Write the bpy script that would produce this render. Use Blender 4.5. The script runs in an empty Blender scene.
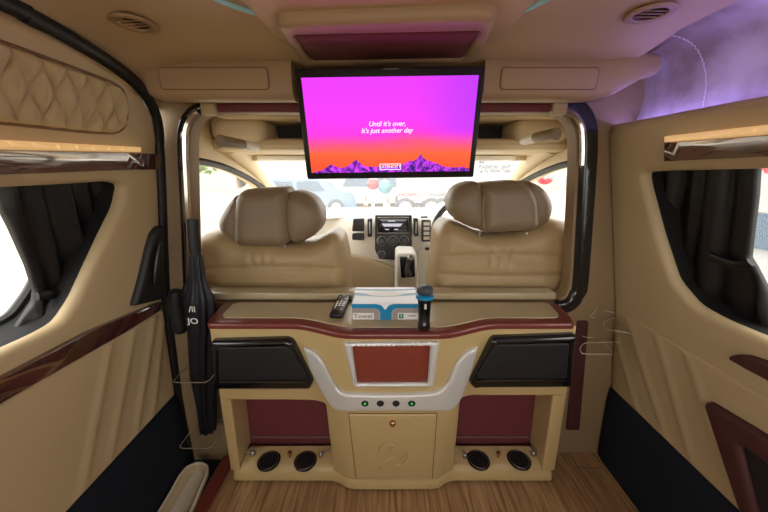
import bpy, bmesh, math, random
import numpy as np
from mathutils import Vector, Matrix
from mathutils.geometry import delaunay_2d_cdt
random.seed(7)
PI = math.pi
scene = bpy.context.scene
COL = scene.collection

# ---------------------------------------------------------------- survey of the photograph (camera model)
CAMH, TILT, FPX = 1.25, math.radians(16.3), 300.0
CT, ST = math.cos(TILT), math.sin(TILT)
def ray(u, v):
    a = (u - 384) / FPX; b = (256 - v) / FPX
    return (a, CT + b * ST, -ST + b * CT)
def onY(u, v, Y):
    d = ray(u, v); k = Y / d[1]; return Vector((d[0] * k, Y, CAMH + d[2] * k))
def onX(u, v, X):
    d = ray(u, v); k = X / d[0]; return Vector((X, d[1] * k, CAMH + d[2] * k))
def onZ(u, v, Z):
    d = ray(u, v); k = (Z - CAMH) / d[2]; return Vector((d[0] * k, d[1] * k, Z))

PR = [(-.2, 1.01), (0, 1.003), (.37, .98), (.76, .91), (1.143, .815), (1.38, .755), (1.6, .70)]
PL = [(-.2, -.89), (.07, -.889), (.29, -.884), (.76, -.846), (1.31, -.753), (1.445, -.712), (1.6, -.66)]
def xR(z): return float(np.interp(z, [p[0] for p in PR], [p[1] for p in PR]))
def xL(z): return float(np.interp(z, [p[0] for p in PL], [p[1] for p in PL]))
def _onwall(u, v, f, x0):
    X = x0
    for _ in range(40):
        p = onX(u, v, X); X = .5 * X + .5 * f(p.z)
    return (p.y, p.z)
def R(u, v, o=.022): return _onwall(u, v, lambda z: xR(z) - o, .9)
def L(u, v, o=.022): return _onwall(u, v, lambda z: xL(z) + o, -.8)
def baseR(y, z): return Vector((xR(z), y, z))
def baseL(y, z): return Vector((xL(z), y, z))
NR = Vector((-1, 0, -.22)).normalized()
NL = Vector((1, 0, -.14)).normalized()

# ---------------------------------------------------------------- materials
def lin(r, g, b):
    f = lambda c: (c / 255 / 12.92) if c / 255 <= .04045 else ((c / 255 + .055) / 1.055) ** 2.4
    return (f(r), f(g), f(b), 1)
def mat(name, rgb, rough=.5, metal=0.0, bump=0.0, bscale=200.0, coat=0.0, var=0.0, vscale=6.0, emit=None, es=0.0, spec=.5, sheen=0.0):
    m = bpy.data.materials.new(name); m.use_nodes = True
    nt = m.node_tree; b = nt.nodes['Principled BSDF']
    c = lin(*rgb)
    b.inputs['Base Color'].default_value = c
    b.inputs['Roughness'].default_value = rough
    b.inputs['Metallic'].default_value = metal
    b.inputs['Coat Weight'].default_value = coat
    b.inputs['Coat Roughness'].default_value = .05
    b.inputs['Specular IOR Level'].default_value = spec
    b.inputs['Sheen Weight'].default_value = sheen
    tc = nt.nodes.new('ShaderNodeTexCoord')
    if var:
        n = nt.nodes.new('ShaderNodeTexNoise'); n.inputs['Scale'].default_value = vscale; n.inputs['Detail'].default_value = 4
        nt.links.new(tc.outputs['Object'], n.inputs['Vector'])
        mx = nt.nodes.new('ShaderNodeMix'); mx.data_type = 'RGBA'
        mx.inputs[6].default_value = tuple(x * (1 - var) for x in c[:3]) + (1,)
        mx.inputs[7].default_value = tuple(min(1, x * (1 + var)) for x in c[:3]) + (1,)
        nt.links.new(n.outputs['Fac'], mx.inputs[0]); nt.links.new(mx.outputs[2], b.inputs['Base Color'])
    if bump:
        n = nt.nodes.new('ShaderNodeTexNoise'); n.inputs['Scale'].default_value = bscale; n.inputs['Detail'].default_value = 3
        nt.links.new(tc.outputs['Object'], n.inputs['Vector'])
        bp = nt.nodes.new('ShaderNodeBump'); bp.inputs['Strength'].default_value = bump; bp.inputs['Distance'].default_value = .002
        nt.links.new(n.outputs['Fac'], bp.inputs['Height']); nt.links.new(bp.outputs['Normal'], b.inputs['Normal'])
    if emit:
        b.inputs['Emission Color'].default_value = lin(*emit); b.inputs['Emission Strength'].default_value = es
    return m

M = {}
M['part'] = mat('partition_vinyl', (146, 122, 91), .55, bump=.25, bscale=260, var=.05)
M['ledge'] = mat('ledge_glow', (238, 206, 152), .4, emit=(255, 206, 140), es=.42)  # weak warm emission added to brighten the poorly lit ledge
M['piping'] = mat('brown_piping', (120, 90, 60), .6)
M['tan'] = mat('tan_leather', (187, 166, 127), .55, bump=.25, bscale=260, var=.05)
M['tan_door'] = mat('tan_door_leather', (192, 171, 131), .55, bump=.25, bscale=260, var=.05)
M['roof'] = mat('roof_leather', (202, 176, 136), .55, bump=.2, bscale=260, var=.06)
M['duct'] = mat('duct_plastic', (178, 150, 118), .45, bump=.1, bscale=300)
M['cab_gold'] = mat('gold_lacquer', (197, 172, 122), .33, coat=.25, var=.04, vscale=10)
M['worktop'] = mat('worktop_tan', (180, 163, 128), .3, var=.08, vscale=14, coat=.2)
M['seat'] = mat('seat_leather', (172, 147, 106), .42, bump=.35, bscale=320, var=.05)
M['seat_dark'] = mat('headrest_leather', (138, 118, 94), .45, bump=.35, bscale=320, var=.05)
M['maroon'] = mat('maroon_trim', (112, 48, 40), .35, coat=.3, var=.1)
M['maroon_cloth'] = mat('maroon_cloth', (112, 50, 54), .7, bump=.4, bscale=500, var=.08)
M['maroon_dark'] = mat('maroon_dark', (76, 38, 39), .55, bump=.2, var=.1)
M['black'] = mat('black_plastic', (16, 17, 20), .35)
M['black_gloss'] = mat('black_gloss', (18, 19, 22), .22, coat=.5)
M['black_matte'] = mat('black_grained', (30, 31, 34), .5, bump=.3, bscale=600)
M['carpet'] = mat('black_carpet', (36, 40, 48), .95, bump=1.0, bscale=700, var=.3, vscale=300, spec=.1)
M['curtain'] = mat('black_curtain', (15, 15, 18), .42, bump=.15, bscale=500)
M['rubber'] = mat('black_rubber', (22, 21, 22), .55)
M['silver'] = mat('silver_paint', (216, 216, 212), .28, metal=.2, bump=.05)
M['chrome'] = mat('chrome', (215, 215, 218), .12, metal=1.0)
M['steel'] = mat('steel', (190, 188, 184), .28, metal=1.0)
M['white'] = mat('white_plastic', (232, 230, 224), .4)
M['cream'] = mat('cream_dash', (244, 238, 224), .5, bump=.1)
M['dash_tan'] = mat('dash_tan', (212, 192, 156), .5, bump=.1)
M['dash_dark'] = mat('dash_dark', (58, 58, 62), .45)
M['umbrella'] = mat('umbrella_nylon', (15, 18, 28), .5, bump=.4, bscale=60)
M['shoe'] = mat('shoe_beige', (186, 166, 134), .6, bump=.3, bscale=150)
M['shoe_lining'] = mat('shoe_lining', (214, 204, 182), .7)
M['shoe_sole'] = mat('shoe_sole', (46, 42, 50), .6)
M['text_white'] = mat('print_white', (235, 235, 235), .6)
M['text_grey'] = mat('print_grey', (118, 118, 122), .6)
M['blue'] = mat('print_blue', (20, 136, 184), .4)
M['boxgrey'] = mat('print_boxgrey', (160, 150, 142), .45)
M['green'] = mat('print_green', (20, 130, 92), .4)
M['red'] = mat('paint_red', (170, 34, 44), .4)
M['gold_line'] = mat('door_gap', (70, 54, 34), .6)
M['teal_led'] = mat('teal_led', (140, 180, 178), .4, emit=(130, 180, 178), es=.12)
M['purple_led'] = mat('purple_led', (180, 150, 255), .4, emit=(150, 134, 255), es=22)
M['green_led'] = mat('green_led', (60, 200, 90), .4, emit=(60, 220, 100), es=.45)
M['lens'] = mat('button_dark', (24, 26, 28), .2, coat=.5)
M['gold_knob'] = mat('rose_metal', (196, 150, 120), .2, metal=1.0)
M['hole'] = mat('dark_hole', (9, 9, 10), .8)

def emission(name, build):
    m = bpy.data.materials.new(name); m.use_nodes = True
    nt = m.node_tree; nt.nodes.clear()
    out = nt.nodes.new('ShaderNodeOutputMaterial'); build(nt, out); return m

def burl():
    m = mat('burl_wood', (84, 42, 34), .12, coat=1.0)
    m.node_tree.nodes['Principled BSDF'].inputs['Coat IOR'].default_value = 2.3
    nt = m.node_tree; b = nt.nodes['Principled BSDF']
    tc = nt.nodes.new('ShaderNodeTexCoord')
    n = nt.nodes.new('ShaderNodeTexNoise'); n.inputs['Scale'].default_value = 38; n.inputs['Detail'].default_value = 6; n.inputs['Distortion'].default_value = 1.6
    nt.links.new(tc.outputs['Object'], n.inputs['Vector'])
    r = nt.nodes.new('ShaderNodeValToRGB')
    r.color_ramp.elements[0].position = .35; r.color_ramp.elements[0].color = lin(52, 26, 24)
    r.color_ramp.elements[1].position = .65; r.color_ramp.elements[1].color = lin(104, 56, 48)
    nt.links.new(n.outputs['Fac'], r.inputs[0]); nt.links.new(r.outputs[0], b.inputs['Base Color'])
    b.inputs['Roughness'].default_value = .2
    return m
M['burl'] = burl()

def floorwood():
    m = mat('wood_floor', (160, 120, 78), .42, coat=.1)
    nt = m.node_tree; b = nt.nodes['Principled BSDF']
    tc = nt.nodes.new('ShaderNodeTexCoord')
    mp = nt.nodes.new('ShaderNodeMapping'); mp.inputs['Rotation'].default_value = (0, 0, PI / 2)
    nt.links.new(tc.outputs['Object'], mp.inputs['Vector'])
    br = nt.nodes.new('ShaderNodeTexBrick')
    br.inputs['Color1'].default_value = lin(182, 146, 106); br.inputs['Color2'].default_value = lin(164, 128, 92); br.inputs['Mortar'].default_value = lin(130, 100, 70)
    br.inputs['Scale'].default_value = 1; br.inputs['Mortar Size'].default_value = .0018; br.inputs['Brick Width'].default_value = .95; br.inputs['Row Height'].default_value = .13
    nt.links.new(mp.outputs[0], br.inputs['Vector'])
    m2 = nt.nodes.new('ShaderNodeMapping'); m2.inputs['Scale'].default_value = (75, 5, 1)
    nt.links.new(tc.outputs['Object'], m2.inputs['Vector'])
    n = nt.nodes.new('ShaderNodeTexNoise'); n.inputs['Scale'].default_value = 1; n.inputs['Detail'].default_value = 5; n.inputs['Distortion'].default_value = .6
    nt.links.new(m2.outputs[0], n.inputs['Vector'])
    rp = nt.nodes.new('ShaderNodeValToRGB'); rp.color_ramp.elements[0].position = .3; rp.color_ramp.elements[0].color = (.5, .42, .36, 1); rp.color_ramp.elements[1].position = .62; rp.color_ramp.elements[1].color = (1.12, 1.1, 1.06, 1)
    nt.links.new(n.outputs['Fac'], rp.inputs[0])
    mx = nt.nodes.new('ShaderNodeMix'); mx.data_type = 'RGBA'; mx.blend_type = 'MULTIPLY'; mx.inputs[0].default_value = 1
    nt.links.new(br.outputs['Color'], mx.inputs[6]); nt.links.new(rp.outputs[0], mx.inputs[7]); nt.links.new(mx.outputs[2], b.inputs['Base Color'])
    return m
M['floor'] = floorwood()

def covemat():
    m = mat('cloud_vinyl', (190, 170, 160), .5, bump=.1)
    nt = m.node_tree; b = nt.nodes['Principled BSDF']
    tc = nt.nodes.new('ShaderNodeTexCoord')
    n = nt.nodes.new('ShaderNodeTexNoise'); n.inputs['Scale'].default_value = 7; n.inputs['Detail'].default_value = 5
    nt.links.new(tc.outputs['Object'], n.inputs['Vector'])
    r = nt.nodes.new('ShaderNodeValToRGB')
    r.color_ramp.elements[0].position = .38; r.color_ramp.elements[0].color = lin(150, 132, 116)
    r.color_ramp.elements[1].position = .62; r.color_ramp.elements[1].color = lin(200, 190, 178)
    nt.links.new(n.outputs['Fac'], r.inputs[0]); nt.links.new(r.outputs[0], b.inputs['Base Color'])
    return m
M['cove'] = covemat()

def glassmat(name, haze, tint=(1, 1, 1)):
    def build(nt, out):
        t = nt.nodes.new('ShaderNodeBsdfTransparent'); t.inputs[0].default_value = tint + (1,)
        d = nt.nodes.new('ShaderNodeBsdfTranslucent'); d.inputs[0].default_value = (.95, .95, .93, 1)
        g = nt.nodes.new('ShaderNodeBsdfGlossy'); g.inputs['Roughness'].default_value = .03
        a = nt.nodes.new('ShaderNodeMixShader'); a.inputs[0].default_value = haze
        nt.links.new(t.outputs[0], a.inputs[1]); nt.links.new(d.outputs[0], a.inputs[2])
        b = nt.nodes.new('ShaderNodeMixShader'); b.inputs[0].default_value = .03
        nt.links.new(a.outputs[0], b.inputs[1]); nt.links.new(g.outputs[0], b.inputs[2])
        nt.links.new(b.outputs[0], out.inputs[0])
    return emission(name, build)
M['windshield'] = glassmat('hazed_windshield', .08)  # translucent share imitates glare haze over the overexposed view outside
M['glass'] = glassmat('window_glass', .03)
M['acrylic'] = glassmat('clear_acrylic', .04, (.93, .95, .93))

# ---------------------------------------------------------------- object helpers
def wloc(o):
    p = Vector((0, 0, 0))
    while o is not None:
        p = p + o.location; o = o.parent
    return p
def tag(o, label=None, cat=None, group=None, kind=None):
    if label: o['label'] = label
    if cat: o['category'] = cat
    if group: o['group'] = group
    if kind: o['kind'] = kind
    return o
def thing(name, loc, label, cat, group=None):
    o = bpy.data.objects.new(name, None); o.empty_display_size = .05
    o.location = loc; COL.objects.link(o)
    return tag(o, label, cat, group)
def obj(name, verts, faces, m, parent=None, smooth=40, mats=None, fmat=None):
    me = bpy.data.meshes.new(name)
    vs = [Vector(v) for v in verts]
    if parent is None:
        lo = Vector((min(v.x for v in vs), min(v.y for v in vs), min(v.z for v in vs)))
        hi = Vector((max(v.x for v in vs), max(v.y for v in vs), max(v.z for v in vs)))
        org = Vector(((lo.x + hi.x) / 2, (lo.y + hi.y) / 2, lo.z))
    else:
        org = wloc(parent)
    me.from_pydata([v - org for v in vs], [], faces)
    for mm in (mats or [m]): me.materials.append(mm)
    if fmat:
        for p, k in zip(me.polygons, fmat): p.material_index = k
    if smooth:
        for p in me.polygons: p.use_smooth = True
        me.set_sharp_from_angle(angle=math.radians(smooth))
    me.update()
    o = bpy.data.objects.new(name, me); COL.objects.link(o)
    if parent is None: o.location = org
    else: o.parent = parent
    return o
def copy_tree(o, parent=None, loc=None):
    c = o.copy(); COL.objects.link(c)
    if parent is not None: c.parent = parent
    if loc is not None: c.location = loc
    for ch in list(o.children): copy_tree(ch, c)
    return c

class MB:
    def __init__(s): s.v = []; s.f = []
    def add(s, v, f):
        n = len(s.v); s.v += [Vector(p) for p in v]; s.f += [tuple(i + n for i in q) for q in f]; return s
    def build(s, name, m, parent=None, smooth=40): return obj(name, s.v, s.f, m, parent, smooth)

def rbox(c, d, r=.004, seg=2, rot=None):
    bm = bmesh.new(); bmesh.ops.create_cube(bm, size=1)
    for v in bm.verts: v.co = Vector((v.co.x * d[0], v.co.y * d[1], v.co.z * d[2]))
    if r: bmesh.ops.bevel(bm, geom=bm.edges[:] , offset=min(r, min(d) * .49), segments=seg, affect='EDGES', profile=.5)
    mt = Matrix.Translation(c) @ (rot.to_4x4() if rot else Matrix())
    v = [mt @ x.co for x in bm.verts]; bm.verts.index_update()
    f = [tuple(x.index for x in q.verts) for q in bm.faces]; bm.free()
    return v, f
def smooth_path(pts, n=6, closed=False):
    P = [Vector(p) for p in pts]; out = []
    N = len(P); rng = N if closed else N - 1
    for i in range(rng):
        if closed: a, b, c, d = P[i - 1], P[i], P[(i + 1) % N], P[(i + 2) % N]
        else: a, b, c, d = P[max(i - 1, 0)], P[i], P[i + 1], P[min(i + 2, N - 1)]
        for k in range(n):
            t = k / n
            out.append(.5 * ((2 * b) + (c - a) * t + (2 * a - 5 * b + 4 * c - d) * t * t + (3 * b - a - 3 * c + d) * t ** 3))
    if not closed: out.append(P[-1])
    return out
def tube(pts, r, n=10, closed=False, flat=None, caps=True):
    """r number or list; flat=(axis Vector, factor) squashes the section along an axis"""
    P = [Vector(p) for p in pts]; N = len(P); v = []; f = []
    up = None
    for i in range(N):
        if closed: t = P[(i + 1) % N] - P[i - 1]
        else: t = P[min(i + 1, N - 1)] - P[max(i - 1, 0)]
        t.normalize()
        if up is None:
            up = Vector((0, 0, 1)) if abs(t.z) < .9 else Vector((1, 0, 0))
        s = t.cross(up)
        if s.length < 1e-6: s = t.cross(Vector((0, 1, 0)))
        s.normalize(); up = s.cross(t).normalized()
        rr = r[i] if isinstance(r, (list, tuple)) else r
        for k in range(n):
            a = 2 * PI * k / n; o = s * math.cos(a) * rr + up * math.sin(a) * rr
            if flat: o = o - flat[0] * o.dot(flat[0]) * (1 - flat[1])
            v.append(P[i] + o)
    for i in range(N if closed else N - 1):
        j = (i + 1) % N
        for k in range(n):
            l = (k + 1) % n
            f.append((i * n + k, i * n + l, j * n + l, j * n + k))
    if caps and not closed:
        f.append(tuple(range(n - 1, -1, -1))); f.append(tuple((N - 1) * n + k for k in range(n)))
    return v, f
def lathe(prof, c, n=24, axis=None, cap=True):
    """prof [(r,h)] along +Z (or axis) from point c"""
    q = Vector((0, 0, 1)).rotation_difference(Vector(axis).normalized()) if axis is not None else None
    v = []; f = []
    for r, h in prof:
        for k in range(n):
            a = 2 * PI * k / n; p = Vector((r * math.cos(a), r * math.sin(a), h))
            if q: p = q @ p
            v.append(Vector(c) + p)
    for i in range(len(prof) - 1):
        for k in range(n):
            l = (k + 1) % n; f.append((i * n + k, i * n + l, (i + 1) * n + l, (i + 1) * n + k))
    if cap:
        f.append(tuple(range(n - 1, -1, -1))); f.append(tuple((len(prof) - 1) * n + k for k in range(n)))
    return v, f
def grid(fn, us, vs):
    v = [fn(a, b) for a in us for b in vs]; n = len(vs); f = []
    for i in range(len(us) - 1):
        for j in range(n - 1): f.append((i * n + j, (i + 1) * n + j, (i + 1) * n + j + 1, i * n + j + 1))
    return v, f
def lsp(a, b, n): return [a + (b - a) * i / (n - 1) for i in range(n)]

# --- pillow: a soft-edged panel lying on a surface, outline given in the surface's own two coordinates
def _seg(loops):
    A = []; B = []
    for l in loops:
        for i in range(len(l)): A.append(l[i]); B.append(l[(i + 1) % len(l)])
    return np.array(A, float), np.array(B, float)
def _dist(P, A, B):
    P = np.asarray(P, float); out = np.full(len(P), 1e9)
    for a, b in zip(A, B):
        d = b - a; L2 = d @ d
        t = np.clip(((P - a) @ d) / (L2 + 1e-18), 0, 1)
        out = np.minimum(out, np.hypot(*(P - (a + t[:, None] * d)).T))
    return out
def _inside(P, loop):
    P = np.asarray(P, float); r = np.zeros(len(P), bool); n = len(loop)
    for i in range(n):
        x1, y1 = loop[i]; x2, y2 = loop[(i + 1) % n]
        if y1 == y2: continue
        c = ((y1 > P[:, 1]) != (y2 > P[:, 1])) & (P[:, 0] < (x2 - x1) * (P[:, 1] - y1) / (y2 - y1) + x1)
        r ^= c
    return r
def resample(loop, step):
    out = []
    for i in range(len(loop)):
        a = Vector(loop[i]); b = Vector(loop[(i + 1) % len(loop)])
        n = max(1, int(round((b - a).length / step)))
        for k in range(n):
            p = a.lerp(b, k / n); out.append((p.x, p.y))
    return out
def rounded(loop, r, n=5):
    out = []; N = len(loop)
    for i in range(N):
        p = Vector(loop[i]); a = Vector(loop[i - 1]) - p; b = Vector(loop[(i + 1) % N]) - p
        d = min(r, a.length * .45, b.length * .45)
        s = p + a.normalized() * d; e = p + b.normalized() * d
        for k in range(n + 1):
            t = k / n; q = s * (1 - t) ** 2 + p * 2 * t * (1 - t) + e * t * t; out.append((q.x, q.y))
    return out
def pillow(name, outer, base, nrm, thick, m, parent=None, r=.01, t0=.35, holes=(), step=.03, skirt=0.0, extra=None, smooth=42, ring=(.1, .3, .6, 1.0)):
    loops = [resample(l, step * .8) for l in [outer] + list(holes)]
    A, B = _seg(loops)
    def ok(P):
        k = _inside(P, loops[0])
        for h in loops[1:]: k &= ~_inside(P, h)
        return k
    pts = []; edges = []
    for l in loops:
        n0 = len(pts); pts += l; edges += [(n0 + i, n0 + (i + 1) % len(l)) for i in range(len(l))]
    cand = []; need = []
    if r > 0:
        for l in loops:
            N = len(l)
            for i in range(N):
                t = Vector(l[(i + 1) % N]) - Vector(l[i - 1])
                if t.length < 1e-9: continue
                t.normalize(); nn = Vector((-t.y, t.x))
                for s in (1, -1):
                    for q in ring:
                        cand.append((l[i][0] + nn.x * s * q * r, l[i][1] + nn.y * s * q * r)); need.append(q * r * .93)
    X = np.array(loops[0]); lo = X.min(0); hi = X.max(0)
    g = []
    ny = max(1, int((hi[1] - lo[1]) / step)); nx = max(1, int((hi[0] - lo[0]) / step))
    for i in range(nx + 1):
        for j in range(ny + 1):
            g.append((lo[0] + (i + .5 * (j % 2)) * step + .0011, lo[1] + j * step + .0013))
    if cand:
        C = np.array(cand); keep = ok(C) & (_dist(C, A, B) > np.array(need)); pts += [tuple(p) for p in C[keep]]
    G = np.array(g); keep = ok(G) & (_dist(G, A, B) > r + step * .35); pts += [tuple(p) for p in G[keep]]
    vo, eo, fo, _, _, _ = delaunay_2d_cdt([Vector(p) for p in pts], edges, [], 0, 1e-6)
    V2 = np.array([(p.x, p.y) for p in vo]); F = np.array(fo)
    cen = V2[F].mean(1); F = F[ok(cen)]
    D = _dist(V2, A, B)
    verts = []
    for (a, b), d in zip(V2, D):
        x = 1 if r <= 0 else min(1, d / r)
        h = t0 + (1 - t0) * math.sqrt(max(0, 1 - (1 - x) ** 2))
        if d < 1e-5: h = t0 if r > 0 else 1
        N_ = nrm(a, b) if callable(nrm) else nrm
        hh = h * thick
        if extra: hh += extra(a, b) * x
        verts.append(base(a, b) + N_ * hh)
    # orientation
    t = F[0]; nn = (verts[t[1]] - verts[t[0]]).cross(verts[t[2]] - verts[t[0]])
    N0 = nrm(*V2[t[0]]) if callable(nrm) else nrm
    if nn.dot(N0) < 0: F = F[:, ::-1]
    F = [tuple(int(i) for i in q) for q in F]
    cnt = {}
    for q in F:
        for i in range(3):
            e = (q[i], q[(i + 1) % 3]); cnt[e] = 1
    low = {}
    for e in list(cnt):
        if (e[1], e[0]) not in cnt:
            for i in e:
                if i not in low:
                    a, b = V2[i]; N_ = nrm(a, b) if callable(nrm) else nrm
                    low[i] = len(verts); verts.append(base(a, b) - N_ * skirt)
            F.append((e[1], e[0], low[e[0]], low[e[1]]))
    return obj(name, verts, F, m, parent, smooth)
def band(path, w0, w1=None):
    """2-D path -> closed outline, w0 to one side and w1 to the other"""
    if w1 is None: w1 = w0
    P = [Vector(p) for p in path]; a = []; b = []
    for i in range(len(P)):
        t = (P[min(i + 1, len(P) - 1)] - P[max(i - 1, 0)]).normalized(); n = Vector((-t.y, t.x))
        a.append(tuple(P[i] + n * w0)); b.append(tuple(P[i] - n * w1))
    return a + b[::-1]
def bez2(pts, n=5, closed=False):
    return [(p.x, p.y) for p in smooth_path([(q[0], q[1], 0) for q in pts], n, closed)]
def text_mesh(txt, size, frame, m, name, parent=None, shear=0.0, depth=.0006, align='CENTER', sx=1.0):
    """frame = (origin, right, up) in world"""
    cu = bpy.data.curves.new('t', 'FONT'); cu.body = txt; cu.size = size; cu.shear = shear; cu.align_x = align; cu.align_y = 'CENTER'
    cu.offset = size * .012
    o = bpy.data.objects.new('t', cu); COL.objects.link(o)
    bpy.context.view_layer.update()
    me = bpy.data.meshes.new_from_object(o.evaluated_get(bpy.context.evaluated_depsgraph_get()))
    org, rt, up = frame; nn = rt.cross(up)
    v = [org + rt * (p.co.x * sx) + up * p.co.y + nn * depth for p in me.vertices]
    f = [tuple(p.vertices) for p in me.polygons]
    bpy.data.objects.remove(o); bpy.data.curves.remove(cu)
    return obj(name, v, f, m, parent, 0)
def xz(Y): return (lambda x, z: Vector((x, Y, z)))
NY = Vector((0, -1, 0)); NZ = Vector((0, 0, 1))
def pY(pts, Y): return [(onY(u, v, Y).x, onY(u, v, Y).z) for u, v in pts]
def pR(pts): return [R(*p) for p in pts]
def pL(pts): return [L(*p) for p in pts]

exec_order = []
# ================================================================ ROOM SHELL
YP = 1.07
# floor
v, f = grid(lambda a, b: Vector((a, b, 0)), lsp(-.667, 1.02, 2), lsp(-1.0, 1.09, 2))
v += [p + Vector((0, 0, -.03)) for p in v[:4]]
f += [(1, 0, 4, 5), (3, 1, 5, 7), (2, 3, 7, 6), (0, 2, 6, 4)]
tag(obj('floor', v, f, M['floor'], None, 0), kind='structure')
v, f = grid(lambda a, b: Vector((a, b, -.04)), lsp(-.93, -.66, 2), lsp(-1.0, 1.1, 2))
tag(obj('floor_step', v, f, M['carpet'], None, 0), kind='structure')
tr = pillow('trim_step', rounded([(-.725, -1.0), (-.667, -1.0), (-.667, 1.045), (-.725, 1.045)], .01), lambda x, y: Vector((x, y, 0)), NZ, .008, M['maroon'], r=.006, step=.06, skirt=.045)
tag(tr, kind='structure')

# left wall = sliding door leaf
topL = [(-.9, 1.52), (.5, 1.522), (.65, 1.518), (.76, 1.506), (.88, 1.482), (.95, 1.452), (1.0, 1.405), (1.026, 1.34), (1.03, 1.25)]
outL = [(1.03, -.04), (-.9, -.04)] + topL
holeL = rounded([(.1, L(0, 186, .003)[1] + .0), L(60, 184, .003), L(106, 181, .003), L(118, 184, .003), L(113, 207, .003), L(98, 237, .003), L(85, 265, .003), L(70, 298, .003), L(54, 322, .003), L(35, 333, .003), L(0, 349, .003), (.3, L(0, 349, .003)[1] - .01), (.1, .87)], .02)
wl = pillow('wall_left', outL, baseL, NL, .022, M['tan_door'], r=.018, t0=.1, holes=[holeL], step=.04, skirt=.004)
tag(wl, kind='structure')
def flatb(pts, f, N_, off):
    z0 = min(p[1] for p in pts); z1 = max(p[1] for p in pts); x0, x1 = f(z0), f(z1)
    return lambda y, z: Vector((x0 + (x1 - x0) * (z - z0) / (z1 - z0), y, z)) + N_ * off
def Lb(off): return lambda y, z: baseL(y, z) + NL * off
def Rb(off): return lambda y, z: baseR(y, z) + NR * off
# quilted panel
q = pL([(0, 40), (60, 62), (108, 80), (121, 87), (126, 104), (124, 125), (114, 132), (90, 131), (0, 121)])
q = [(.05, q[0][1] + .02)] + q + [(.05, q[-1][1] - .005)]
def quilt(y, z):
    a = (y - .03) / .048; b = (z - 1.30) / .105
    u_ = abs(math.sin(PI * (a + b))); w_ = abs(math.sin(PI * (a - b)))
    return .015 * (u_ * w_) ** .4
pillow('quilted_panel', rounded(q, .03, 4), Lb(.02), NL, .008, M['tan_door'], wl, r=.008, t0=0, step=.0055, skirt=.004, extra=quilt, smooth=75)
# piping round the quilted panel
qp = [baseL(*p) + NL * .026 for p in smooth_path([(a, b, 0) for a, b in rounded(q, .03, 4)], 1, True) for p in [(p.x, p.y)]]
obj('piping', *tube(qp, .0038, 6, True), M['piping'], wl)
# ledge over the wood strip
lw = pL([(0, 138), (138, 146), (138, 150.5), (0, 147)])
lw = [(.05, lw[0][1]), lw[0], lw[1], lw[2], lw[3], (.05, lw[3][1])]
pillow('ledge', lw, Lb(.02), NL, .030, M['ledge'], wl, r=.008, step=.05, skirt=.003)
ww = pL([(0, 147.5), (134, 151), (133, 168), (0, 172)])
ww = [(.05, ww[0][1]), ww[0], ww[1], ww[2], ww[3], (.05, ww[3][1])]
tag(pillow('trim_1', ww, flatb(ww, xL, NL, .021), NL, .014, M['burl'], r=.0015, t0=.85, step=.05, skirt=.003), kind='structure')
ww = pL([(134.5, 152), (161, 153), (161, 168.5), (134, 168.5)])
tag(pillow('trim_2', ww, flatb(ww, xL, NL, .021), NL, .006, M['burl'], r=.001, t0=.85, step=.05, skirt=.003), kind='structure')
# diagonal looking belt
bl = pL([(0, 374), (85, 330), (158, 300), (158, 309), (124, 330), (0, 399)])
bl = [(.05, bl[0][1])] + bl + [(.05, bl[-1][1])]
tag(pillow('trim_3', rounded(bl, .006, 2), flatb(bl, xL, NL, .021), NL, .014, M['burl'], r=.003, t0=.7, step=.05, skirt=.003), kind='structure')
# ribbed lower pad
rl = [(L(108, 342), L(82, 479)), (L(130, 337), L(110, 447)), (L(149, 339), L(136, 419)), (L(160, 335), L(152, 405))]
def ribs(lines, amp, w):
    def fn(y, z):
        s = 0
        for (a, b) in lines:
            a = Vector(a); b = Vector(b); d = (b - a).normalized(); p = Vector((y, z)) - a
            s += amp * math.exp(-((p.x * d.y - p.y * d.x) / w) ** 2)
        return s
    return fn
pad = [(.05, .372), (1.012, .372), (1.012, L(150, 316)[1]), (.95, L(110, 341)[1]), (L(0, 403)[0], L(0, 403)[1]), (.05, L(0, 403)[1])]
pillow('ribbed_pad', rounded(pad, .01, 3), Lb(.02), NL, .008, M['tan_door'], wl, r=.008, step=.013, skirt=.004, extra=ribs(rl, .006, .010), smooth=75)
kp = [(-.85, -.03), (1.022, -.03), (1.022, .366), (-.85, .366)]
pillow('carpet_panel', kp, Lb(.02), NL, .016, M['carpet'], wl, r=.004, step=.06, skirt=.004)
hp = pL([(159, 224), (153, 226), (148, 233), (144, 246), (137, 277), (129, 305), (157, 299), (160, 290)])
hb = pillow('latch_panel', rounded(hp, .008, 3), Lb(.02), NL, .022, M['black_matte'], wl, r=.012, step=.02, skirt=.004)
hh = [baseL(*L(u, v)) + NL * .05 for u, v in ((152, 240), (148, 262), (146, 282))]
obj('pull_handle', *tube(smooth_path(hh, 4), [.004, .007, .008, .008, .008, .008, .007, .006, .004], 8), M['black'], hb)
hs = [baseL(*L(u, v)) + NL * .036 for u, v in ((133, 312), (146, 306), (157, 301))]
obj('chrome_strip', *tube(hs, .0025, 6), M['chrome'], hb)
# rubber seal round the door leaf
sp = [baseL(y, z) + NL * .012 + Vector((0, .012, .012 if z > 1.4 else 0)) for y, z in smooth_path([(a, b, 0) for a, b in topL + [(1.03, .9), (1.03, .45), (1.03, 0.0)]], 4) for y, z in [(y, z)]] if False else None
pts = [(p.x, p.y) for p in smooth_path([(a, b, 0) for a, b in topL + [(1.031, .9), (1.031, .45), (1.031, -.02)]], 4)]
sp = [baseL(y, z) + NL * .014 + Vector((0, .014, .012 if z > 1.3 else 0)) for y, z in pts]
tag(obj('trim_seal', *tube(sp, .0165, 10), M['rubber']), kind='structure')

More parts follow.
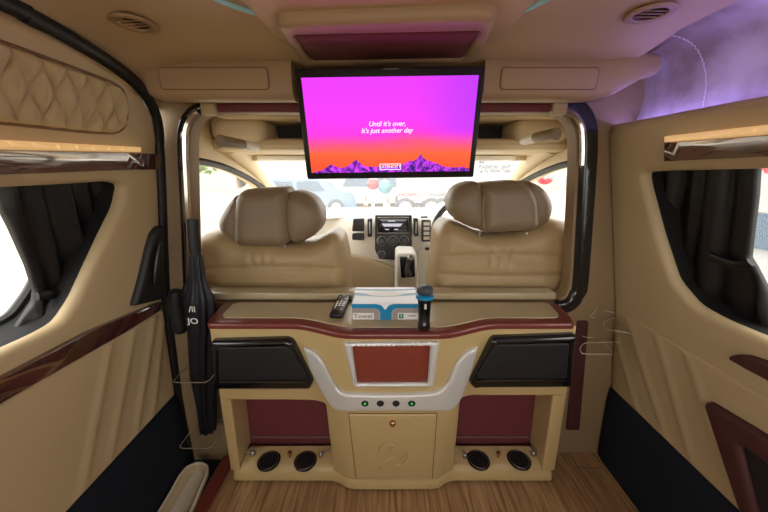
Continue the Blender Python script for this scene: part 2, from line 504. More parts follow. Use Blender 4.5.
# right wall
holeR = rounded([(.1, R(768, 168, .003)[1]), R(768, 168, .003), R(662, 170.5), R(649, 172, .003), R(650, 182, .003), R(665, 238, .003), R(679, 280, .003), R(700, 305, .003), R(725, 319, .003), R(746, 328, .003), R(768, 337, .003), (.3, R(768, 337, .003)[1] - .01), (.1, .87)], .02)
outR = [(-.9, -.02), (YP - .002, -.02), (YP - .002, 1.387), (-.9, 1.387)]
wr = pillow('wall_right', outR, baseR, NR, .022, M['tan'], r=.02, t0=.1, holes=[holeR], step=.04, skirt=.004)
tag(wr, kind='structure')
lr = [(R(621, 347), R(639, 409)), (R(640, 350), R(667, 433)), (R(660, 337), R(693, 456)), (R(686, 341), R(735, 490))]
pad = [(.05, .375), (YP - .03, .375), (YP - .03, .742), (.05, .742)]
pillow('ribbed_pad', rounded(pad, .012, 3), Rb(.02), NR, .008, M['tan'], wr, r=.008, step=.013, skirt=.004, extra=ribs(lr, .005, .012), smooth=75)
kp = [(-.85, -.01), (YP - .012, -.01), (YP - .012, .37), (-.85, .37)]
pillow('carpet_panel', kp, Rb(.02), NR, .016, M['carpet'], wr, r=.004, step=.06, skirt=.004)
lw = pR([(668, 134), (768, 122), (768, 131), (668, 139.5)])
lw = [(.05, lw[1][1]), lw[1], lw[0], lw[3], lw[2], (.05, lw[2][1])]
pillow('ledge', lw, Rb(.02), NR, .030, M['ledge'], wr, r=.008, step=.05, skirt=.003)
ww = pR([(669, 140), (768, 131.5), (768, 153), (668.5, 158.5)])
ww = [(.05, ww[1][1]), ww[1], ww[0], ww[3], ww[2], (.05, ww[2][1])]
tag(pillow('trim_4', ww, flatb(ww, xR, NR, .021), NR, .014, M['burl'], r=.0015, t0=.85, step=.05, skirt=.003), kind='structure')
ov = pR([(731, 356), (738, 352.5), (752, 353), (768, 358), (768, 376), (750, 367)])
ov = [ov[0], ov[1], ov[2], ov[3], (.45, ov[3][1] - .0), (.45, ov[4][1]), ov[4], ov[5]]
tag(pillow('trim_5', rounded(ov, .012, 4), Rb(.024), NR, .012, M['maroon_dark'], r=.01, step=.03, skirt=.003), kind='structure')
tri = pR([(711, 402), (715, 399), (768, 430)])
to = [tri[0], tri[1], tri[2], (.2, tri[2][1]), (.2, .2), R(755, 540)]
ti = pR([(747, 441), (768, 455)]); ti = [ti[0], ti[1], (.24, ti[1][1] + .0), (.24, .24), R(770, 530)]
t5 = pillow('maroon_panel', rounded(to, .015, 3), Rb(.028), NR, .018, M['maroon_dark'], wr, r=.014, step=.03, skirt=.012, holes=[rounded(ti, .012, 3)])
pillow('speaker_mesh', rounded(ti, .012, 3), Rb(.028), NR, .006, M['black_matte'], t5, r=.004, step=.03, skirt=.003)

wbk = pillow('wall_back', [(-.95, -.05), (1.05, -.05), (1.05, 1.6), (-.95, 1.6)], lambda x, z: Vector((x, -.92, z)), Vector((0, 1, 0)), .02, M['tan'], r=.01, step=.08, skirt=.03, holes=[rounded([(-.68, .78), (.74, .78), (.66, 1.46), (-.60, 1.46)], .08, 4)])
tag(wbk, kind='structure')
# ceiling with the curved left edge, cove on the right
prof = [(-.735, 1.462), (-.722, 1.50), (-.69, 1.532), (-.63, 1.553), (-.55, 1.565), (-.42, 1.57), (0, 1.575), (.4, 1.573), (.66, 1.568), (.697, 1.566), (.703, 1.572), (.703, 1.59)]
def cdrop(y): t = min(1, max(0, (y - .80) / .16)); return .028 * t * t * (3 - 2 * t)
v, f = grid(lambda i, y: Vector((prof[i][0], y, prof[i][1] - cdrop(y) * (1 if prof[i][1] < 1.58 else 0))), range(len(prof)), lsp(-.9, 1.1, 30))
tag(obj('ceiling', v, f, M['roof'], None, 50), kind='structure')
cp = smooth_path([(.69, 1.585, 0), (.75, 1.583, 0), (.80, 1.555, 0), (.828, 1.50, 0), (.832, 1.44, 0), (.815, 1.375, 0), (.745, 1.366, 0)], 5)
v, f = grid(lambda i, y: Vector((cp[i].x, y, cp[i].y)), range(len(cp)), lsp(-.9, 1.1, 20))
cv = obj('trim_cove', v, f, M['cove'], None, 60); tag(cv, kind='structure')
# stitched seam on the cove
st = MB()
ys = .86
for i in range(4, 25):
    for t in (0, .5):
        a = cp[i].lerp(cp[i + 1], t); b = cp[i].lerp(cp[i + 1], t + .28)
        st.add(*tube([Vector((a.x - .003, ys - .003 * i + .06, a.y - .003)), Vector((b.x - .003, ys - .003 * i + .06, b.y - .003))], .0016, 5))
st.build('stitching', M['white'], cv)
v, f = tube([(.786, y, 1.379) for y in lsp(-.85, 1.05, 12)], .0045, 8)
tag(obj('cove_light_strip', v, f, M['purple_led']), 'purple LED light strip lying on the ledge above the right wall', 'light strip')

# centre panel of the ceiling and its maroon inset
def down(z): return lambda x, y: Vector((x, y, z))
ND = Vector((0, 0, -1))
tag(pillow('ceiling_panel', rounded([(-.275, -.85), (.295, -.85), (.295, .955), (-.275, .955)], .02), down(1.574), ND, .018, M['roof'], r=.02, step=.06, skirt=.002), kind='structure')
oc = thing('ceiling_console', (0.01, .87, 1.556), 'raised tan ceiling panel with maroon inset above the television', 'ceiling panel')
fr_o = [(onZ(u, v_, 1.535).x, onZ(u, v_, 1.535).y) for u, v_ in ((274, 24), (500, 16), (482, 59), (300, 63))]
fr_i = [(onZ(u, v_, 1.534).x, onZ(u, v_, 1.534).y) for u, v_ in ((294, 36), (480, 32), (463, 58), (312, 61))]
fr_o[2] = (fr_o[2][0], fr_o[2][1] + .03); fr_o[3] = (fr_o[3][0], fr_o[3][1] + .03)
pillow('frame', rounded(fr_o, .03), down(1.562), ND, .030, M['duct'], oc, r=.012, step=.03, skirt=.002, holes=[rounded(fr_i, .012)])
pillow('inset', rounded(fr_i, .012), down(1.560), ND, .0265, M['maroon_cloth'], oc, r=.004, step=.05, skirt=.002)

# ---------------------------------------------------------------- partition
def PX(l): return pY(l, YP)
op = [(-.735, .75), (-.728, .80), (-.66, 1.26), (-.645, 1.35), (-.628, 1.39), (-.595, 1.418), (-.55, 1.425), (.54, 1.425), (.59, 1.415), (.622, 1.388), (.64, 1.345), (.655, 1.26), (.706, .84), (.706, .80), (.692, .765), (.66, .75)]
op = rounded(op, .03, 3)
po = [(xL(z) - .06, z) for z in (-.05, .3, .76, 1.3, 1.45)] + [(-.70, 1.58), (.84, 1.58), (.84, 1.4)] + [(xR(z) + .03, z) for z in (1.37, 1.143, .76, .37, -.02)]
wf = pillow('wall_front', po, xz(YP), NY, .004, M['part'], r=.004, holes=[op], step=.06, skirt=.05)
tag(wf, kind='structure')
# black and chrome edge trim of the opening
rp = bez2([(.545, 1.43), (.60, 1.42), (.638, 1.385), (.655, 1.33), (.672, 1.22), (.718, .85), (.716, .795), (.70, .762), (.66, .752)], 5)
tag(pillow('trim_6', band(rp, .050, .004), xz(YP - .004), NY, .022, M['black_gloss'], r=.014, step=.02, skirt=.01), kind='structure')
tag(obj('trim_7', *tube([Vector((x - .004, YP - .022, z)) for x, z in rp[1:20]], [.010 if i > 2 else .006 for i in range(19)], 8), M['chrome']), kind='structure')
lp = bez2([(-.575, 1.43), (-.612, 1.415), (-.645, 1.375), (-.662, 1.30), (-.69, 1.10), (-.735, .80), (-.728, .765), (-.70, .75)], 5)
tag(pillow('trim_8', band(lp, .004, .026)[::-1], xz(YP - .004), NY, .022, M['black_gloss'], r=.014, step=.02, skirt=.01), kind='structure')
tag(obj('trim_9', *tube([Vector((x + .006, YP - .026, z)) for x, z in lp[3:26]], .012, 8), M['chrome']), kind='structure')
tag(pillow('trim_10', [(-.56, 1.424), (.565, 1.424), (.565, 1.452), (-.56, 1.452)], xz(YP - .004), NY, .012, M['maroon_cloth'], r=.005, step=.08, skirt=.004), kind='structure')
tag(obj('trim_11', *rbox((.556, YP - .02, 1.44), (.045, .03, .055), .006), M['tan']), kind='structure')
tag(obj('trim_12', *rbox((-.556, YP - .02, 1.44), (.045, .03, .055), .006), M['tan']), kind='structure')
tag(obj('trim_sill', *rbox((-.015, 1.105, .772), (1.37, .066, .03), .008), M['worktop']), kind='structure')
ms = PX([(576, 320), (587, 320), (578, 428), (565, 428)])
tag(pillow('trim_13', rounded(ms, .01), xz(YP - .006), NY, .008, M['maroon_dark'], r=.005, step=.04, skirt=.003), kind='structure')

# ---------------------------------------------------------------- overhead air duct
def duct(name, x0, x1, label, side):
    t = thing(name, ((x0 + x1) / 2, 1.0, 1.45), label, 'air duct', 'overhead air ducts beside the television')
    sec = [(1.062, 1.56), (.985, 1.556), (.967, 1.545), (.960, 1.525), (.957, 1.49), (.957, 1.462), (.966, 1.446), (.985, 1.440), (1.03, 1.446), (1.062, 1.450)]
    xs = lsp(x0, x1, 14)
    def fn(x, i):
        y, z = sec[i]
        e = 0
        if side > 0 and x > x1 - .16:       # the tail tucks up under the cove
            k = (x - (x1 - .16)) / .16; s = k * k * (3 - 2 * k)
            z = z + (1.57 - z) * .5 * s if z < 1.56 else z; y = y - .02 * math.sin(PI * k)
        if side < 0 and x < x0 + .08:
            k = ((x0 + .08) - x) / .08; z = z + (1.55 - z) * .4 * k * k
        return Vector((x, y, z))
    v, f = grid(fn, xs, range(len(sec)))
    n = len(sec); f += [tuple(range(n)), tuple((len(xs) - 1) * n + k for k in range(n - 1, -1, -1))]
    obj('housing', v, f, M['duct'], t, 50)
    a, b = (x0 + .09, x1 - .065) if side < 0 else (x0 + .045, x1 - .17)
    pillow('panel', rounded([(a, 1.466), (b, 1.466), (b, 1.521), (a, 1.521)], .012), lambda x, z: Vector((x, .9585, z)), NY, .006, M['duct'], t, r=.006, step=.05, skirt=.003)
    g = rounded([(a, 1.466), (b, 1.466), (b, 1.521), (a, 1.521)], .012)
    obj('groove', *tube([Vector((x, .956, z)) for x, z in g], .0016, 5, True), M['piping'], t)
    return t
duct('overhead_duct', -.725, -.262, 'tan overhead air duct left of the television above the left front seat', -1)
duct('overhead_duct', .285, .775, 'tan overhead air duct right of the television, purple-lit at its curved end', 1)

# ---------------------------------------------------------------- round ceiling vents, teal strips
def vent(c, label):
    t = thing('ceiling_vent', c, label, 'ceiling vent', 'round ceiling vents')
    obj('ring', *lathe([(.036, 0), (.044, -.001), (.0455, -.003), (.042, -.0065), (.036, -.007), (.031, -.006), (.028, -.001)], c, 32, cap=False), M['duct'], t)
    obj('well', *lathe([(.030, -.004), (.026, -.0012), (.0001, -.0008)], c, 32, cap=False), M['maroon_dark'], t)
    for k in (-1, 0, 1):
        w = math.sqrt(.028 ** 2 - (k * .013) ** 2)
        obj('slat', *rbox(Vector(c) + Vector((0, k * .013, -.0035)), (w * 2, .006, .002), .001, 1, Matrix.Rotation(.5, 3, 'X')), M['duct'], t)
    return t
p = onZ(133, 20, 1.566); vent((p.x, p.y, 1.563), 'round tan ceiling vent on the left, in the plain unlit roof')
p = onZ(650, 13, 1.566); vent((p.x, p.y, 1.568), 'round tan ceiling vent on the right beside the purple glow')
a = [onZ(u, v_, 1.566) for u, v_ in ((258, 14), (245, 10), (230, 5), (212, -3), (190, -16))]
tag(obj('ceiling_light_strip', *tube(smooth_path(a, 4), .0045, 8), M['teal_led']), 'thin pale teal light strip on the ceiling, left of the centre panel', 'light strip', 'teal ceiling strips')
a = [onZ(u, v_, 1.566) for u, v_ in ((513, 16), (524, 11), (537, 5), (552, -3), (572, -16))]
tag(obj('ceiling_light_strip', *tube(smooth_path(a, 4), .0045, 8), M['teal_led']), 'thin pale teal light strip on the ceiling, right of the centre panel', 'light strip', 'teal ceiling strips')

# ================================================================ TELEVISION
TL, TR_, BR, BL = onY(294.5, 68.5, .845), onY(484.5, 66, .845), onY(474.5, 177, .885), onY(307, 179.5, .885)
tc_ = (TL + TR_ + BR + BL) / 4
rt = ((TR_ - TL) + (BR - BL)).normalized(); upv = ((TL - BL) + (TR_ - BR)).normalized()
nn = rt.cross(upv).normalized(); upv = nn.cross(rt).normalized()
W = ((TR_ - TL).length + (BR - BL).length) / 2; Hh = ((TL - BL).length + (TR_ - BR).length) / 2
def tvp(a, b, c=0): return tc_ + rt * a + upv * b + nn * c
tv = thing('television', tc_, 'flat television hanging from the ceiling showing a purple and orange sunset', 'television')
rot = Matrix((rt, nn * -1, upv)).transposed()
obj('frame', *rbox(tvp(0, 0, -.012), (W, .03, Hh), .005, 2, rot), M['black'], tv)
obj('back_shell', *rbox(tvp(0, 0, -.04), (W * .7, .04, Hh * .7), .012, 2, rot), M['black'], tv)
SW, SH = W - .031, Hh - .038; sy0 = -.001
def tvscreen():
    def build(nt, out):
        tc = nt.nodes.new('ShaderNodeTexCoord'); sp = nt.nodes.new('ShaderNodeSeparateXYZ')
        mp = nt.nodes.new('ShaderNodeMapping'); mp.vector_type = 'POINT'
        nt.links.new(tc.outputs['Generated'], sp.inputs[0])
        n = nt.nodes.new('ShaderNodeTexNoise'); n.inputs['Scale'].default_value = 2.2; n.inputs['Detail'].default_value = 2
        nt.links.new(tc.outputs['Generated'], n.inputs['Vector'])
        ma = nt.nodes.new('ShaderNodeMath'); ma.operation = 'MULTIPLY_ADD'; ma.inputs[1].default_value = .16
        nt.links.new(n.outputs['Fac'], ma.inputs[0]); nt.links.new(sp.outputs['Z'], ma.inputs[2])
        r = nt.nodes.new('ShaderNodeValToRGB'); e = r.color_ramp.elements
        e[0].position = .12; e[0].color = lin(252, 84, 52)
        e[1].position = 1.0; e[1].color = lin(224, 60, 248)
        for p_, c_ in ((.30, (250, 100, 60)), (.42, (246, 84, 130)), (.52, (244, 60, 214)), (.75, (230, 62, 246))):
            q_ = e.new(p_); q_.color = lin(*c_)
        nt.links.new(ma.outputs[0], r.inputs[0])
        # bluer patch on the right
        m2 = nt.nodes.new('ShaderNodeMath'); m2.operation = 'MULTIPLY'
        a1 = nt.nodes.new('ShaderNodeMapRange'); a1.interpolation_type = 'SMOOTHSTEP'; a1.inputs[1].default_value = .6; a1.inputs[2].default_value = 1.0
        nt.links.new(sp.outputs['X'], a1.inputs[0])
        a2 = nt.nodes.new('ShaderNodeMapRange'); a2.interpolation_type = 'SMOOTHSTEP'; a2.inputs[1].default_value = .34; a2.inputs[2].default_value = .6
        nt.links.new(ma.outputs[0], a2.inputs[0])
        nt.links.new(a1.outputs[0], m2.inputs[0]); nt.links.new(a2.outputs[0], m2.inputs[1])
        m3 = nt.nodes.new('ShaderNodeMath'); m3.operation = 'MULTIPLY'; m3.inputs[1].default_value = .55; nt.links.new(m2.outputs[0], m3.inputs[0])
        mx = nt.nodes.new('ShaderNodeMix'); mx.data_type = 'RGBA'; mx.inputs[7].default_value = lin(150, 60, 250)
        nt.links.new(m3.outputs[0], mx.inputs[0]); nt.links.new(r.outputs[0], mx.inputs[6])
        em = nt.nodes.new('ShaderNodeEmission'); em.inputs[1].default_value = 1.0
        nt.links.new(mx.outputs[2], em.inputs[0]); nt.links.new(em.outputs[0], out.inputs[0])
    return emission('tv_picture', build)
def emcol(name, rgb, s=1.0):
    def build(nt, out):
        em = nt.nodes.new('ShaderNodeEmission'); em.inputs[0].default_value = lin(*rgb); em.inputs[1].default_value = s
        nt.links.new(em.outputs[0], out.inputs[0])
    return emission(name, build)
def emnoise(name, c1, c2, scale):
    def build(nt, out):
        tc = nt.nodes.new('ShaderNodeTexCoord'); n = nt.nodes.new('ShaderNodeTexNoise'); n.inputs['Scale'].default_value = scale; n.inputs['Detail'].default_value = 5
        n.inputs['Distortion'].default_value = 1.5
        nt.links.new(tc.outputs['Object'], n.inputs['Vector'])
        r = nt.nodes.new('ShaderNodeValToRGB'); r.color_ramp.elements[0].position = .42; r.color_ramp.elements[0].color = lin(*c1); r.color_ramp.elements[1].position = .62; r.color_ramp.elements[1].color = lin(*c2)
        nt.links.new(n.outputs['Fac'], r.inputs[0])
        em = nt.nodes.new('ShaderNodeEmission'); nt.links.new(r.outputs[0], em.inputs[0]); nt.links.new(em.outputs[0], out.inputs[0])
    return emission(name, build)
v = [tvp(-SW / 2, -SH / 2 + sy0, .0032), tvp(SW / 2, -SH / 2 + sy0, .0032), tvp(SW / 2, SH / 2 + sy0, .0032), tvp(-SW / 2, SH / 2 + sy0, .0032)]
scr = obj('screen', v, [(0, 1, 2, 3)], tvscreen(), tv, 0)
mo = [(0, 0), (.03, .012), (.06, .02), (.10, .05), (.13, .085), (.15, .062), (.18, .045), (.22, .055), (.26, .09), (.285, .13), (.31, .09), (.34, .06), (.38, .055), (.42, .05), (.46, .06), (.50, .05), (.54, .055), (.58, .07), (.62, .10), (.645, .10), (.67, .13), (.69, .165), (.71, .13), (.74, .10), (.79, .08), (.84, .045), (.90, .035), (.95, .04), (1, .015), (1, 0)]
bot = -SH / 2 + sy0
v = []; f = []
for i, (a, b) in enumerate(mo):
    x = -SW / 2 + a * SW
    v += [tvp(x, bot, .0036), tvp(x, bot + b * SH * 1.15 + (.0 if b == 0 else random.uniform(0, .003)), .0036)]
for i in range(len(mo) - 1): f.append((2 * i, 2 * i + 2, 2 * i + 3, 2 * i + 1))
obj('mountains', v, f, emnoise('tv_mountains', (66, 34, 128), (214, 70, 246), 60), scr, 0)
wht = emcol('tv_white', (252, 240, 255), 1.0)
text_mesh("Until it's over,", .0172, (tvp(-.008, .007, .0034), rt, upv), wht, 'caption', scr, .25)
text_mesh("It's just another day", .0172, (tvp(-.009, -.0095, .0034), rt, upv), wht, 'caption', scr, .25)
bx, by = .0, -.103
bd = MB()
for (cx, cz, w_, h_) in ((bx, by + .0075, .058, .0018), (bx, by - .0075, .058, .0018), (bx - .029, by, .0018, .0166), (bx + .029, by, .0018, .0166)):
    bd.add([tvp(cx - w_ / 2, cz - h_ / 2, .0042), tvp(cx + w_ / 2, cz - h_ / 2, .0042), tvp(cx + w_ / 2, cz + h_ / 2, .0042), tvp(cx - w_ / 2, cz + h_ / 2, .0042)], [(0, 1, 2, 3)])
bd.build('badge', wht, scr, 0)
text_mesh("LATENCITY", .0112, (tvp(bx, by, .0036), rt, upv), wht, 'caption', scr)
text_mesh("···", .01, (tvp(.0, -Hh / 2 + .005, .0034), rt, upv), M['text_grey'], 'logo', tv)
obj('label_sticker', [tvp(-.02, Hh / 2 - .005, .0034), tvp(.025, Hh / 2 - .005, .0034), tvp(.018, Hh / 2 - .0025, .0034), tvp(-.014, Hh / 2 - .0025, .0034)], [(0, 1, 2, 3)], M['text_grey'], tv, 0)
mt = MB(); mt.add(*rbox((.018, .945, 1.44), (.16, .05, .08), .01)); mt.add(*rbox((.018, .915, 1.43), (.10, .035, .10), .008, 2, rot))
mt.build('mount_bracket', M['black'], tv)
ho = pillow('housing', rounded([(-.255, 1.43), (.28, 1.43), (.28, 1.525), (-.255, 1.525)], .02), xz(1.06), NY, .08, M['duct'], None, r=.03, step=.05, skirt=.002)
ho.name = 'mount_housing'; tag(ho, 'tan moulded housing on the bulkhead behind the hanging television', 'housing')

# ================================================================ CABINET
def sstep(a, b, x):
    t = min(1, max(0, (x - a) / (b - a))); return t * t * (3 - 2 * t)
def yF(x, z):
    t = 1 - z / .757
    yS = .895 + .045 * t; yC = .833 + .072 * t
    k = sstep(.135 + .03 * t, .345 - .10 * t, abs(x - .036))
    return yC + (yS - yC) * k
def Cpt(u, v, o=0):
    Y = .87
    for _ in range(30):
        p = onY(u, v, Y); Y = .5 * Y + .5 * (yF(p.x, p.z) - o)
    return (p.x, p.z)
def pC(pts, o=0): return [Cpt(*p, o) for p in pts]
def cb(off=0): return lambda x, z: Vector((x, yF(x, z) - off, z))
cab = thing('console_cabinet', (.03, .95, 0), 'gold-tan built-in console cabinet with maroon edged top below the television', 'cabinet')
out = pC([(211, 333), (219, 391), (233, 478)])
outr = pC([(575, 331), (567, 390), (552, 478)])
zb = .06
outline = [(out[0][0], .742), out[1], (out[2][0], zb), (outr[2][0], zb), outr[1], (outr[0][0], .742)]
alL = pC([(231, 398), (326, 403), (329, 430), (335, 477), (241, 477)])
alR = pC([(460, 398), (553, 394), (541, 474), (452, 477), (457, 430)])
alL = rounded(alL, .012, 3); alR = rounded(alR, .012, 3)
pillow('front', outline, cb(), NY, .004, M['cab_gold'], cab, r=.008, t0=0, step=.022, skirt=.004, holes=[alL, alR])
# sides, inner walls and back panels
sd = MB()
def wallq(x0, z0, x1, z1, y0a, y0b, yb):
    return [Vector((x0, y0a, z0)), Vector((x1, y0b, z1)), Vector((x1, yb, z1)), Vector((x0, yb, z0))], [(0, 1, 2, 3)]
def slab(p, th):
    """thick quad"""
    a, b, c, d = [Vector(q) for q in p]; n = (b - a).cross(c - a).normalized() * th
    v = [a, b, c, d, a + n, b + n, c + n, d + n]
    return v, [(3, 2, 1, 0), (4, 5, 6, 7), (0, 1, 5, 4), (1, 2, 6, 5), (2, 3, 7, 6), (3, 0, 4, 7)]
def side_panel(name, xt, xb, th, ztop, zbot, m):
    b = MB(); ys = lsp(0, 1, 6)
    v = []
    for z in lsp(zbot, ztop, 8):
        t = (z - zbot) / (ztop - zbot); x = xb + (xt - xb) * t
        y0 = yF(x, z) + .006
        v += [Vector((x, y0, z)), Vector((x + th, y0, z)), Vector((x + th, 1.05, z)), Vector((x, 1.05, z))]
    f = []
    for i in range(7):
        for k in range(4):
            l = (k + 1) % 4; f.append((i * 4 + k, i * 4 + l, i * 4 + 4 + l, i * 4 + 4 + k))
    f += [(3, 2, 1, 0), (28, 29, 30, 31)]
    b.add(v, f); bm = None
    return b.build(name, m, cab)
side_panel('side_panel', out[0][0] + .004, out[2][0] + .004, .012, .742, .02, M['cab_gold'])
side_panel('side_panel', outr[0][0] - .016, outr[2][0] - .016, .012, .742, .02, M['cab_gold'])
for side, al in ((-1, alL), (1, alR)):
    xs_ = [p[0] for p in al]; zt = max(p[1] for p in al)
    x0, x1 = min(xs_), max(xs_)
    # inner faces of the alcove
    iw = MB()
    xo_t = [p[0] for p in al if p[1] > zt - .03]
    ot, ob = (min(xo_t), min(xs_)) if side < 0 else (max(xo_t), max(xs_))
    it, ib = (max(xo_t), max(xs_)) if side < 0 else (min(xo_t), min(xs_))
    for (xt, xb, inw) in ((ot, ob, -side), (it, ib, side)):
        v, f = grid(lambda a, b: Vector((xb + (xt - xb) * a + (.0), yF(xb + (xt - xb) * a, .08 + (zt - .08) * a) + .002 + (1.048 - yF(xb, .08)) * b * .99, .08 + (zt + .01 - .08) * a)), lsp(0, 1, 5), lsp(0, 1, 4))
        iw.add(v, f)
    v, f = grid(lambda a, b: Vector((a, .905 + (1.05 - .905) * b, zt + .002)), lsp(x0, x1, 3), lsp(0, 1, 3)); iw.add(v, f)
    iw.build('alcove_lining', M['cab_gold'], cab)
    bk = obj('back_panel', *rbox(((x0 + x1) / 2, 1.052, .28), (x1 - x0 + .02, .008, .42), 0), M['maroon_cloth'], cab)
    bkz = .112
    obj('bead', *tube([(x0 + .01, 1.045, bkz), (x1 - .01, 1.045, bkz)], .0022, 6), M['text_grey'], bk)
# base tray with rounded front
XL0, XR0 = out[2][0] - .004, outr[2][0] + .004
fr = []
for x in lsp(XL0 + .012, XR0 - .012, 40): fr.append((x, yF(x, 0) - .014))
bo = rounded([(XL0 + .03, 1.05), (XL0 + .012, .95)] + fr + [(XR0 - .012, .95), (XR0 - .03, 1.05)], .008, 2)
base = pillow('base', bo, lambda x, y: Vector((x, y, .016)), NZ, .054, M['cab_gold'], cab, r=.028, t0=.3, step=.025, skirt=0, extra=lambda x, y: max(0, y - .93) * .2)
obj('plinth', *rbox((.03, .99, .010), (XR0 - XL0 - .06, .10, .02), 0), M['black_matte'], cab)
TZ = .083
def cupholder(u, v_):
    c = onZ(u, v_, TZ)
    g = obj('cup_holder', *lathe([(.046, -.002), (.046, .003), (.043, .005), (.039, .0045), (.038, .0016)], c, 28, cap=False), M['black_gloss'], cab)
    obj('chrome_ring', *lathe([(.0400, .0045), (.0396, .0058), (.0386, .0058), (.038, .004)], c, 28, cap=False), M['steel'], g)
    obj('well', *lathe([(.0385, .0018), (.03, .0012), (.0001, .001)], c, 28, cap=False), M['hole'], g)
for u, v_ in ((269, 461), (305.5, 461), (478.5, 460), (519, 460)): cupholder(u, v_)
def knob(u, v_, m, s=1.0, nm='knob'):
    c = onZ(u, v_, TZ)
    return obj(nm, *lathe([(.007 * s, 0), (.006 * s, .010), (.010 * s, .014), (.012 * s, .020), (.010 * s, .026), (.004 * s, .029)], c, 14), m, cab)
knob(290, 457, M['gold_knob'], .8); knob(498, 457, M['gold_knob'], .8)
def hook(pts):
    p = [onZ(u, v_, TZ) + Vector((0, 0, h)) for u, v_, h in pts]
    k = obj('hook', *tube(smooth_path(p, 4), .0028, 7), M['steel'], cab)
    obj('collar', *lathe([(.009, 0), (.011, .006), (.009, .016), (.005, .02)], onZ(pts[0][0], pts[0][1], TZ), 12), M['steel'], k)
hook([(253, 455, .010), (246, 455, .016), (258, 452, .02), (262, 453, .012)])
hook([(321, 456, .010), (327, 455, .018), (331, 454, .02)])
hook([(465, 457, .010), (461, 456, .016), (464, 454, .024)])
hook([(533, 455, .010), (526, 450, .022), (536, 455, .02), (546, 460, .014)])

# worktop
WF = [(x, yF(x, .757) - .009) for x in lsp(-.585, .63, 44)]
wo = rounded([(-.612, 1.05), (-.602, .93)] + WF + [(.648, .93), (.662, 1.05)], .02, 4)
wt = pillow('worktop', wo, lambda x, y: Vector((x, y, .742)), NZ, .017, M['maroon'], cab, r=.012, t0=.4, step=.03, skirt=.003)
WI = [(x, yF(x, .757) + .028) for x in lsp(-.545, .592, 40)]
wi = rounded([(-.57, 1.046), (-.565, .95)] + WI + [(.612, .95), (.625, 1.046)], .025, 4)
pillow('inlay', wi, lambda x, y: Vector((x, y, .7585)), NZ, .0025, M['worktop'], wt, r=.003, t0=.1, step=.05, skirt=.001)
# black drawer units
for pts in ([(211, 341), (287, 339), (293, 342), (313, 383), (310, 389), (215, 389)], [(494, 338), (577, 335), (571, 387), (474, 388.5), (470, 384), (491, 341)]):
    ol = pC(pts, .024); b_ = pillow('drawer', rounded(ol, .008, 3), cb(.004), NY, .030, M['black_gloss'], cab, r=.014, step=.02, skirt=.004)
    cx = sum(p[0] for p in ol) / len(ol); cz = sum(p[1] for p in ol) / len(ol)
    inn = [(cx + (a - cx) * .86, cz + .012 + (b - cz) * .66) for a, b in ol]
    pillow('inset_face', rounded(inn, .008, 3), cb(.033), NY, .004, M['black_matte'], b_, r=.004, step=.03, skirt=.003)
    zz = min(p[1] for p in inn) - .007; xa = min(p[0] for p in inn); xb = max(p[0] for p in inn)
    obj('grip_lip', *tube([Vector((x, yF(x, zz) - .034, zz)) for x in lsp(xa, xb, 8)], .005, 8), M['black_gloss'], b_)
# silver chevron
so = bez2([(303, 349), (306, 358), (311, 372), (319, 388), (326, 400), (334, 409), (345, 411), (392, 411), (441, 411), (452, 410), (461, 400), (466, 388), (473, 367), (478, 349)], 3)
si = bez2([(478, 348.4), (468, 352), (458, 362), (452, 374), (447, 385), (438, 391.5), (425, 394), (392, 395), (355, 394.5), (343, 393), (336, 387), (330, 376), (324, 364), (315, 353), (303.5, 348.4)], 3)
sv = pillow('silver_trim', pC(so + si, .016), cb(.004), NY, .016, M['silver'], cab, r=.010, t0=.2, step=.012, skirt=.003)
for i, u in enumerate((365, 380.3, 396, 411.7)):
    x, z = Cpt(u, 403, .019); c = Vector((x, yF(x, z) - .019, z))
    b_ = obj('push_button', *lathe([(.0125, 0), (.0125, .003), (.0105, .005), (.0085, .004), (.0001, .0042)], c, 18, (0, -1, .05), False), M['lens'], cab)
    if i in (0, 3):
        obj('indicator_light', *lathe([(.004, .004), (.003, .0062), (.0001, .0065)], c, 10, (0, -1, .05), False), M['green_led'], b_)
# framed maroon screen
fo = rounded(pC([(344, 340.5), (439, 339.5), (433, 384.5), (354, 385)]), .01, 3)
fi = rounded(pC([(352.5, 344.5), (430, 344), (427, 380.5), (357.5, 381)]), .004, 2)
ff = pillow('screen_frame', fo, cb(.004), NY, .014, M['silver'], cab, r=.008, t0=.3, step=.02, skirt=.003, holes=[fi])
pillow('screen_panel', fi, cb(.004), NY, .005, mat('maroon_panel', (132, 58, 44), .4), ff, r=.002, step=.04, skirt=.003)
# centre door with keyhole knob and embossed emblem
do = rounded(pC([(349, 412.5), (436.5, 412.5), (431, 486), (357, 486.5)]), .004, 2)
zmin = .07
do = [(a, max(b, zmin)) for a, b in do]
pillow('gap', [(a + (.0025 if a > .036 else -.0025), b + (.002 if b > .3 else 0)) for a, b in do], cb(.0035), NY, .0015, M['gold_line'], cab, r=0, step=.03, skirt=.001)
dr = pillow('door', do, cb(.004), NY, .006, M['cab_gold'], cab, r=.003, step=.025, skirt=.002)
x, z = Cpt(392.5, 420)
obj('knob', *lathe([(.012, 0), (.012, .006), (.010, .012), (.006, .015)], Vector((x, yF(x, z) - .009, z)), 16, (0, -1, 0)), M['gold_knob'], dr)
def emb(pts):
    P = []
    for a, b in pts:
        x, z = Cpt(330 + a / 4.27, 380 + b / 4.27); P.append(Vector((x, yF(x, z) - .0115, z)))
    n = 5; P = smooth_path(P, n); N = len(P)
    return tube(P, [.0078 * min(1, .35 + 1.6 * min(i, N - 1 - i) / N) for i in range(N)], 8, flat=(Vector((0, 1, 0)), .9))
e_ = MB()
